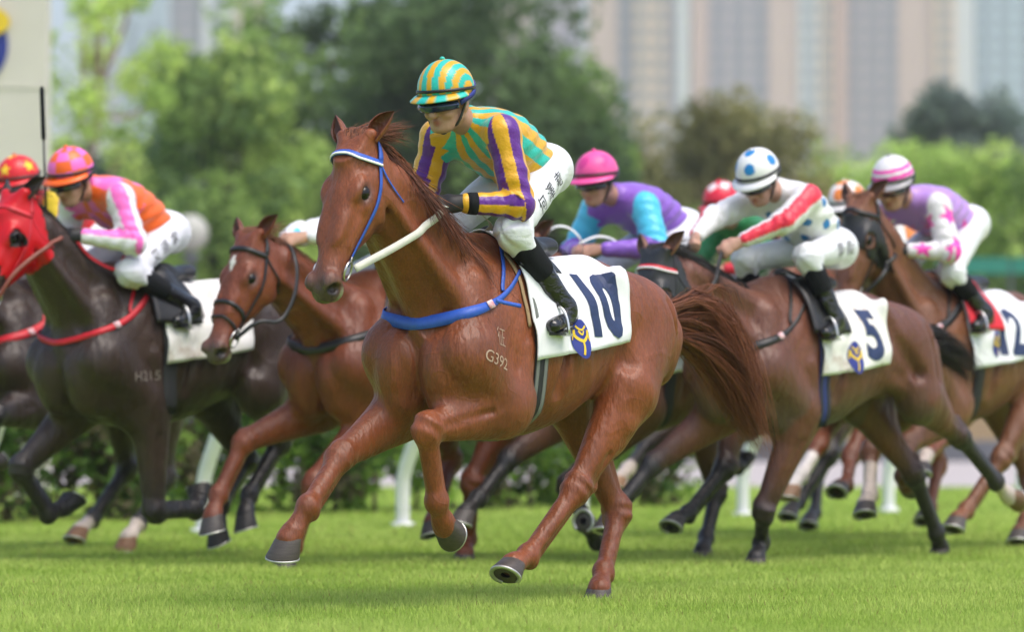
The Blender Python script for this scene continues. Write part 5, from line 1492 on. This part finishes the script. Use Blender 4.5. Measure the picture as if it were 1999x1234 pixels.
PLACE = {}
for _n, _u, _D, _s in (('h1', 95, 22.0, 1.03), ('h2', 262, 20.6, 1.05), ('h3', 752, 20.2, 1.02), ('h4', 960, 15.8, 1.0), ('h5', 1235, 20.76, 1.0),
                       ('h6', 1480, 25.0, 1.04), ('h7', 1530, 20.2, 1.0), ('h8', 1715, 24.0, 1.04), ('h9', 1835, 22.2, 1.05)):
    PLACE[_n] = (A(PX(_u, _D), _D, 0.0), _s * 1.067)
def base(n, vox, **kw):
    d = dict(legs=LEGS[n], loc=PLACE[n][0], scale=PLACE[n][1], vox=vox); d.update(kw); return d

# default riding position, horse frame
POSE = dict(head=(.27, 0, 2.06), neck=(.11, 0, 1.935), hip=(-.29, 0, 1.775), shL=(.10, .165, 1.90), elL=(.12, .25, 1.63), wrL=(.33, .085, 1.62), knL=(.10, .20, 1.50), anL=(-.14, .265, 1.22))
def pose(**kw): d = dict(POSE); d.update(kw); return d
CH = A(.185, .048, .0135); BAY = A(.125, .046, .024); DK = A(.036, .020, .014); LT = A(.21, .085, .04)
BLK = (.014, .012, .012); WS = (.55, .47, .42)

def strap_pts(z=1.13, end=(.10, .265, 1.34)):
    e = A(*end); m = lambda p: p * A(1, -1, 1)
    L = [e, A(.28, .27, 1.26), A(.42, .24, 1.18), A(.52, .14, z + .02), A(.57, 0, z)]
    return L + [m(p) for p in L[-2::-1]]

# --- 4: chestnut with blue tack, number 10 (the nearest horse)
K = build_horse(base('h4', .0068, th=math.radians(54), poll=(.867, 1.776), muz=(1.107, 1.274), coat=CH, hair=(.065, .018, .008), muzzle=(.06, .040, .036), seed=4, tailw=.80, tailfly=1.7, manel=1.3, maneside=.75, earback=.25,
    hoof={k: (.075, .062, .056) for k in LEGS['h4']}, label='bright chestnut racehorse with blue and white bridle, galloping nearest the camera'))
mane_and_tail(K, 2200, 1900, 1.3, [(-1.06, 0, 1.11), (-1.24, 0, 1.12), (-1.44, .02, 1.06), (-1.60, .06, .93), (-1.71, .10, .78), (-1.83, .14, .63)], tip=A(.30, .10, .04))
cl = Cloth(K, .085, -.605, .985, 1.07, M['cloth'])
cl.mark('number', *text_shape('10', .30, .78, .05), -.42, 1.227, M['navy'])
crest(cl, -.205, 1.08, 1.05)
girth(K, .03, .085, M['girthdark'], M['girth']); saddle(K, reach=.7)
strap('felt_edge', [A(.10, .13, 1.44), A(.105, .22, 1.32), A(.105, .27, 1.22), A(.10, .29, 1.12)], .018, .004, M['foam'], K['T'], K['bvh'], .004, 20)
bp = breast_strap(K, M['blueweb'], .05, strap_pts(1.125), wfun=lambda t: .018 + .034 * math.exp(-((t - .5) / .26) ** 4))
strap('strap_end', [(.36, .285, 1.215), (.31, .30, 1.205), (.24, .318, 1.195)], .016, .004, M['blueweb'], bp, None, up=(0, 1, .1), n=10)
bridle(K, M['blueweb'], brow=M['blueweb'], brow2=M['whiteweb'])
for i, chx in enumerate(('G392',)):
    v2, f2 = text_shape(chx, .045, 1.15, .0, .03); project_mark('freeze_brand', v2, f2, A(.345, .35, .985), A(-1, 0, -.28), A(-.28, 0, 1), K['bvh'], M['brand'], K['T'])
v2, f2 = text_shape('征', .075, .8, -.012, .03); project_mark('old_brand', v2, f2, A(.29, .35, 1.075), A(-1, 0, -.2), A(-.2, 0, 1), K['bvh'], M['brand'], K['T'])
v2, f2 = text_shape('08V', .03, .8, .0, .02); kn = np.array(LEGS['h4']['RF'][1]); el = np.array(LEGS['h4']['RF'][0])
jt, jp = build_jockey(K, dict(head=(.306, 0, 2.05), neck=(.125, 0, 1.925), hip=(-.285, 0, 1.775), shL=(.16, .17, 1.885), elL=(.145, .245, 1.60), wrL=(.345, .09, 1.602), shR=(.128, -.17, 1.885), elR=(.13, -.25, 1.66), wrR=(.366, -.07, 1.627), knL=(.13, .20, 1.495), knR=(.09, -.20, 1.495), anL=(-.145, .26, 1.20), anR=(-.19, -.26, 1.20)),
    dict(vox=.005, label='jockey in teal and yellow striped silks with purple sleeve stripes', silk=silk_hero, helmet=helm_hero, peak=lambda az: GOLD if int((az + 2) * 3) % 2 else TEAL, glove=True, cuff=True,
    skin=(.46, .26, .18), face=(4, -13), lens=M['lensblue'], strapm=M['emblue'], text=('何澤堯', .62, .064)))
rein(K, M['whitestrap'], [K['bit1'] + A(-.03, .01, .01), (K['bit1'] + jp['wrL']) / 2 + A(.01, .05, .0), jp['wrL'] + jp['hdL'] * .10 + A(0, .03, .0)], .030, (.2, 1, .3))
rein(K, M['whitestrap'], [K['bit-1'] + A(-.03, -.01, .01), (K['bit-1'] + jp['wrR']) / 2 + A(0, -.06, -.04), jp['wrR'] + jp['hdR'] * .09], .022, (.2, -1, .3))
rein(K, M['whitestrap'], [jp['wrL'] + jp['hdL'] * .09 + A(0, .03, 0), A(.30, .10, 1.585), A(.20, .10, 1.56), A(.12, .09, 1.52), A(.10, .05, 1.505)], .020, (.1, .5, .9))

# --- 2: dark brown in a red hood
K = build_horse(base('h2', .0125, poll=(.77, 1.745), muz=(1.045, 1.25), coat=DK, hair=(.012, .010, .010), points=BLK, seed=2, hoof={k: (.03, .028, .028) for k in LEGS['h2']}, earback=.35,
    label='dark brown racehorse in a bright red hood at the left edge'))
mane_and_tail(K, 350, 150, .6)
cl = Cloth(K, .03, -.58, .99, 1.07, M['clothdirty']); girth(K, .0, .085, M['girthdark']); saddle(K)
breast_strap(K, M['redweb'], .03, strap_pts(1.09), neck=True); hood(K, M['redhood'], -.075, .37); bridle(K, M['redweb'])
Hd = K['Hd']
for s in (-1, 1):
    V = []
    for i in range(15):
        a = math.radians(-100 + 200 * i / 14)
        for k in range(4): V.append(Hd(.190 - .040 * math.cos(a) * (1 - .1 * k), s * (.098 + .012 * k), -.006 + .042 * math.sin(a)))
    o = mesh_np('blinker', np.array(V), np.array([(i * 4 + j, i * 4 + j + 1, i * 4 + 5 + j, i * 4 + 4 + j) for i in range(14) for j in range(3)]), M['black'], K['T']); o.modifiers.new('thickness', 'SOLIDIFY').thickness = .005
v2, f2 = text_shape('H215', .048, 1.2, .0, .03); project_mark('freeze_brand', v2, f2, A(.15, .36, .93), A(-1, 0, .05), A(.05, 0, 1), K['bvh'], M['branddark'], K['T'])
jt, jp = build_jockey(K, pose(head=(.42, 0, 1.93), neck=(.25, 0, 1.85), hip=(-.17, 0, 1.66), shL=(.25, .165, 1.80), elL=(.24, .27, 1.58), wrL=(.46, .10, 1.615), knL=(.22, .21, 1.44), anL=(-.16, .25, 1.28)),
    dict(vox=.0095, label='jockey in orange and pink chequered silks with white sleeves', silk=silk_orange, helmet=helm_orange, peak=lambda az: ORNG, glove=True, face=(10, -20), text=('艾道拿', .62, .065)))
rein(K, M['brownweb'], [K['bit1'], A(.86, .10, 1.42), A(.66, .11, 1.56), jp['wrL'] + jp['hdL'] * .1], .020, (.2, 1, .3))
rein(K, M['brownweb'], [K['bit-1'], A(.86, -.10, 1.42), A(.66, -.11, 1.56), jp['wrR'] + jp['hdR'] * .1], .020, (.2, -1, .3))
rein(K, M['redweb'], [jp['wrL'] + jp['hdL'] * .08, A(.40, .14, 1.50), A(.28, .18, 1.45), A(.24, .19, 1.52)], .018, (.1, .9, .3))
S2 = K['cfg']['scale']; o2 = K['cfg']['loc']
W2 = lambda p: o2 + S2 * (HEAD * p[0] + LEFT * p[1] + A(0, 0, p[2]))
wr = jp['wrR'] + jp['hdR'] * .07
wh = empty('whip', tuple(W2(wr)))
tipw = A(PX(80, 20.3), 20.3, 2.64) - W2(wr); W_ = lambda t: tipw * t
mb = MB(); mb.tube([W_(-.12), W_(.10)], [.013, .012], 10); mb.build('grip', M['black'], wh, True)
mb = MB(); mb.tube([W_(.10), W_(.64)], [.008, .006], 8); mb.build('shaft', M['black'], wh, True)
mb = MB(); mb.tube([W_(.64), W_(.66), W_(.98), W_(1)], [.007, .013, .013, .008], 8); mb.build('flap', M['knit'], wh, True)
tag(wh, 'black riding whip held upright beside the orange and pink helmet', 'whip')

# --- 1: dark horse at the far left edge
K = build_horse(base('h1', .018, poll=(.80, 1.72), muz=(1.08, 1.20), coat=DK * .9, hair=(.012, .010, .010), seed=1, points=BLK, socks={'LH': (2.05, WS), 'RH': (2.2, WS)},
    hoof={'LH': (.25, .13, .07), 'RH': (.25, .13, .07)}, label='near-black racehorse cut by the left edge, red breast strap showing'))
mane_and_tail(K, 80, 120, .4); Cloth(K, .03, -.58, .99, 1.07, M['cloth']); girth(K, 0, .08, M['girthdark']); saddle(K); breast_strap(K, M['redweb'], .045, strap_pts(1.12)); bridle(K, M['redweb'])
build_jockey(K, pose(head=(.22, 0, 2.03), neck=(.08, 0, 1.90)), dict(vox=.012, label='jockey with red helmet covered in yellow stars, mostly hidden', silk=silk_star, helmet=helm_stars, peak=lambda az: lin('#d41f28'), glove=True))

# --- 3: chestnut with white star and black bridle
K = build_horse(base('h3', .0118, poll=(.94, 1.575), muz=(1.20, 1.10), coat=CH * A(.80, .72, .75), hair=(.14, .045, .02), star=(.125, -.004, .055, .022), muzzle=(.07, .05, .045), seed=3, earback=.2,
    hoof={k: (.06, .052, .05) for k in LEGS['h3']}, label='red chestnut racehorse with white star and black bridle between two riders'))
mane_and_tail(K, 600, 150, .6, tip=A(.26, .10, .045)); Cloth(K, .03, -.58, .99, 1.07, M['cloth']); girth(K, 0, .08, M['girthdark']); saddle(K)
breast_strap(K, M['black'], .05, strap_pts(1.08), wfun=lambda t: .018 + .034 * math.exp(-((t - .5) / .26) ** 4)); bridle(K, M['black'], noseband=True, ringR=.042)
jt, jp = build_jockey(K, pose(head=(.20, 0, 1.83), neck=(.08, 0, 1.74), hip=(-.34, 0, 1.62), shL=(.12, .165, 1.72), elL=(.42, .20, 1.66), wrL=(.64, .07, 1.63), knL=(.08, .2, 1.44), anL=(-.16, .26, 1.18)),
    dict(vox=.012, label='jockey in white and pale blue sleeve, hidden behind the nearest horse', silk=silk_white, helmet=helm_dots, peak=lambda az: WHT, face=(0, -25)))
rein(K, M['black'], [K['bit1'], A(1.0, .14, 1.22), A(.90, .16, 1.20), A(.80, .17, 1.35), A(.76, .13, 1.52), jp['wrL'] + jp['hdL'] * .10], .020, (.2, 1, .3))
rein(K, M['black'], [K['bit-1'], A(.95, -.12, 1.40), jp['wrR'] + jp['hdR'] * .10], .020, (.2, -1, .3))

# --- 5: bay ridden by the purple jockey
K = build_horse(base('h5', .015, poll=(.83, 1.62), muz=(1.03, 1.08), coat=BAY, hair=(.015, .012, .011), points=BLK, seed=5, hoof={k: (.07, .06, .055) for k in LEGS['h5']}, label='bay racehorse with black legs, mostly hidden behind the nearest horse'))
mane_and_tail(K, 450, 150, 1.0); Cloth(K, .03, -.58, .99, 1.07, M['cloth']); girth(K, 0, .08, M['girthdark']); saddle(K); breast_strap(K, M['black'], .045, strap_pts()); bridle(K, M['black'])
jt, jp = build_jockey(K, pose(head=(.29, 0, 2.03), neck=(.10, 0, 1.92), hip=(-.35, 0, 1.78), shL=(.10, .17, 1.86), elL=(.14, .29, 1.64), wrL=(.36, .08, 1.635)),
    dict(vox=.009, label='jockey in purple silks with sky blue upper sleeves and pink heart helmet', silk=silk_purple, helmet=helm_heart, peak=lambda az: HOTP, puff=1.12, skin=(.46, .25, .18), face=(6, -12), lens=M['lens']))
rein(K, M['whiteweb'], [jp['wrL'] + jp['hdL'] * .09, A(.52, .09, 1.68), A(.58, .06, 1.74), A(.66, .02, 1.74), A(.72, .0, 1.66)], .013, (.1, .8, .4))
rein(K, M['whiteweb'], [A(.50, .06, 1.66), A(.40, .10, 1.70), A(.28, .12, 1.68), A(.20, .13, 1.60)], .013, (.1, .8, .4))

# --- 7: brown in a black hood with the spotted jockey
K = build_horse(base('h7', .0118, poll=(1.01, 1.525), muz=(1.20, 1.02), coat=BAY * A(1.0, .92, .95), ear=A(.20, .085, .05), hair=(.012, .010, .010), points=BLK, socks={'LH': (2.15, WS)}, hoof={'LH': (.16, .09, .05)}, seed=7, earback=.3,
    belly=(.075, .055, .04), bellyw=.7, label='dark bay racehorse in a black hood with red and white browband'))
mane_and_tail(K, 1000, 600, 1.2, [(-1.04, 0, 1.15), (-1.20, 0, 1.16), (-1.48, .0, 1.10), (-1.62, .02, 1.02), (-1.68, .02, .96)])
cl = Cloth(K, .03, -.56, .97, 1.04, M['clothdirty']); crest(cl, -.22, 1.075, 1.1); cl.mark('number', *text_shape('5', .29, .9, .035), -.40, 1.20, M['navy'])
girth(K, 0, .085, M['bluegirth'], M['girthdark']); saddle(K)
breast_strap(K, M['black'], .05, strap_pts(1.08), wfun=lambda t: .018 + .034 * math.exp(-((t - .5) / .26) ** 4)); hood(K, M['blackhood'], -.06, .36, .034)
bridle(K, M['black'], brow=M['redweb'], brow2=M['whiteweb'])
jt, jp = build_jockey(K, pose(head=(.21, 0, 2.01), neck=(.0, 0, 1.915), hip=(-.37, 0, 1.65), shL=(.02, .17, 1.88), elL=(.24, .19, 1.75), wrL=(.44, .06, 1.645), shR=(.06, -.17, 1.88), elR=(.33, -.20, 1.78), wrR=(.58, -.11, 1.67), knL=(.06, .20, 1.58), anL=(-.09, .265, 1.27)),
    dict(vox=.0085, label='jockey in white silks with blue spots and red striped sleeves', silk=silk_dots, helmet=helm_dots, peak=lambda az: A(.8, .8, .82), skin=(.46, .26, .19), face=(6, -30), text=('郭能', .80, .075)))
rein(K, M['black'], [K['bit1'], A(.86, .16, 1.30), jp['wrL'] + jp['hdL'] * .10], .022, (.2, 1, .3))
rein(K, M['black'], [K['bit-1'], A(.95, -.14, 1.34), jp['wrR'] + jp['hdR'] * .10], .022, (.2, -1, .3))

# --- 9: bay number 12
K = build_horse(base('h9', .0135, poll=(.70, 1.82), muz=(.90, 1.30), coat=LT * A(.75, .70, .68), hair=(.16, .06, .03), socks={'RF': (1.3, WS)}, hoof={k: (.08, .07, .065) for k in LEGS['h9']}, seed=9, label='light bay racehorse in a dark hood at the right edge, cloth numbered 12'))
mane_and_tail(K, 260, 120, .6, tip=A(.24, .10, .05)); cl = Cloth(K, .09, -.52, .98, 1.06, M['cloth']); crest(cl, -.115, 1.12, 1.0); cl.mark('number', *text_shape('12', .28, .72, .04), -.275, 1.20, M['navy'])
girth(K, 0, .08, M['girthdark']); saddle(K, None, M['redpad']); breast_strap(K, M['black'], .045, strap_pts()); hood(K, M['blackhood'], .06, .27, .034); bridle(K, M['black'])
jt, jp = build_jockey(K, pose(head=(.42, 0, 1.99), neck=(.24, 0, 1.885), hip=(-.19, 0, 1.775), shL=(.25, .165, 1.84), elL=(.27, .26, 1.60), wrL=(.45, .09, 1.61), knL=(.18, .2, 1.50), anL=(-.04, .265, 1.29)),
    dict(vox=.0095, label='jockey in lilac silks with pink stars on white sleeves', silk=silk_pink, helmet=helm_bands, peak=lambda az: A(.35, .34, .36), glove=True, face=(8, -20)))
rein(K, M['black'], [K['bit1'], A(.70, .15, 1.48), jp['wrL'] + jp['hdL'] * .10], .022, (.2, 1, .3))

# --- 6 and 8: horses deep in the field
K = build_horse(base('h6', .02, poll=(.85, 1.70), muz=(1.10, 1.18), coat=DK * 1.6, hair=(.015, .012, .011), points=BLK, seed=6, socks={'RF': (1.75, WS)}, hoof={'RF': (.3, .17, .09)}, label='dark racehorse deepest in the field, seen only between other legs'))
mane_and_tail(K, 80, 120, .4); Cloth(K, .03, -.58, .99, 1.07, M['cloth']); girth(K, 0, .08, M['girthdark']); saddle(K); bridle(K, M['black'])
build_jockey(K, pose(head=(.35, 0, 2.04), neck=(.18, 0, 1.92), hip=(-.26, 0, 1.76), shL=(.18, .165, 1.86), elL=(.30, .26, 1.66), wrL=(.46, .09, 1.62)), dict(vox=.011, label='jockey with red and white diamond helmet and green sleeves', silk=silk_red, helmet=helm_red, peak=lambda az: RED))
K = build_horse(base('h8', .02, poll=(.85, 1.66), muz=(1.10, 1.14), coat=CH * .8, hair=(.12, .04, .02), seed=8, socks={'RF': (1.3, (.7, .66, .64)), 'LH': (1.9, WS)}, hoof={'RF': (.3, .17, .09)}, label='chestnut racehorse with white stocking, hidden behind the black-hooded horse'))
mane_and_tail(K, 80, 120, .4); Cloth(K, .03, -.58, .99, 1.07, M['cloth']); girth(K, 0, .08, M['girthdark']); saddle(K); bridle(K, M['black'])
build_jockey(K, pose(head=(.30, 0, 1.985), neck=(.14, 0, 1.87)), dict(vox=.011, label='jockey with white helmet carrying orange spots, body hidden', silk=silk_or, helmet=helm_orspots, peak=lambda az: A(.78, .76, .75)))
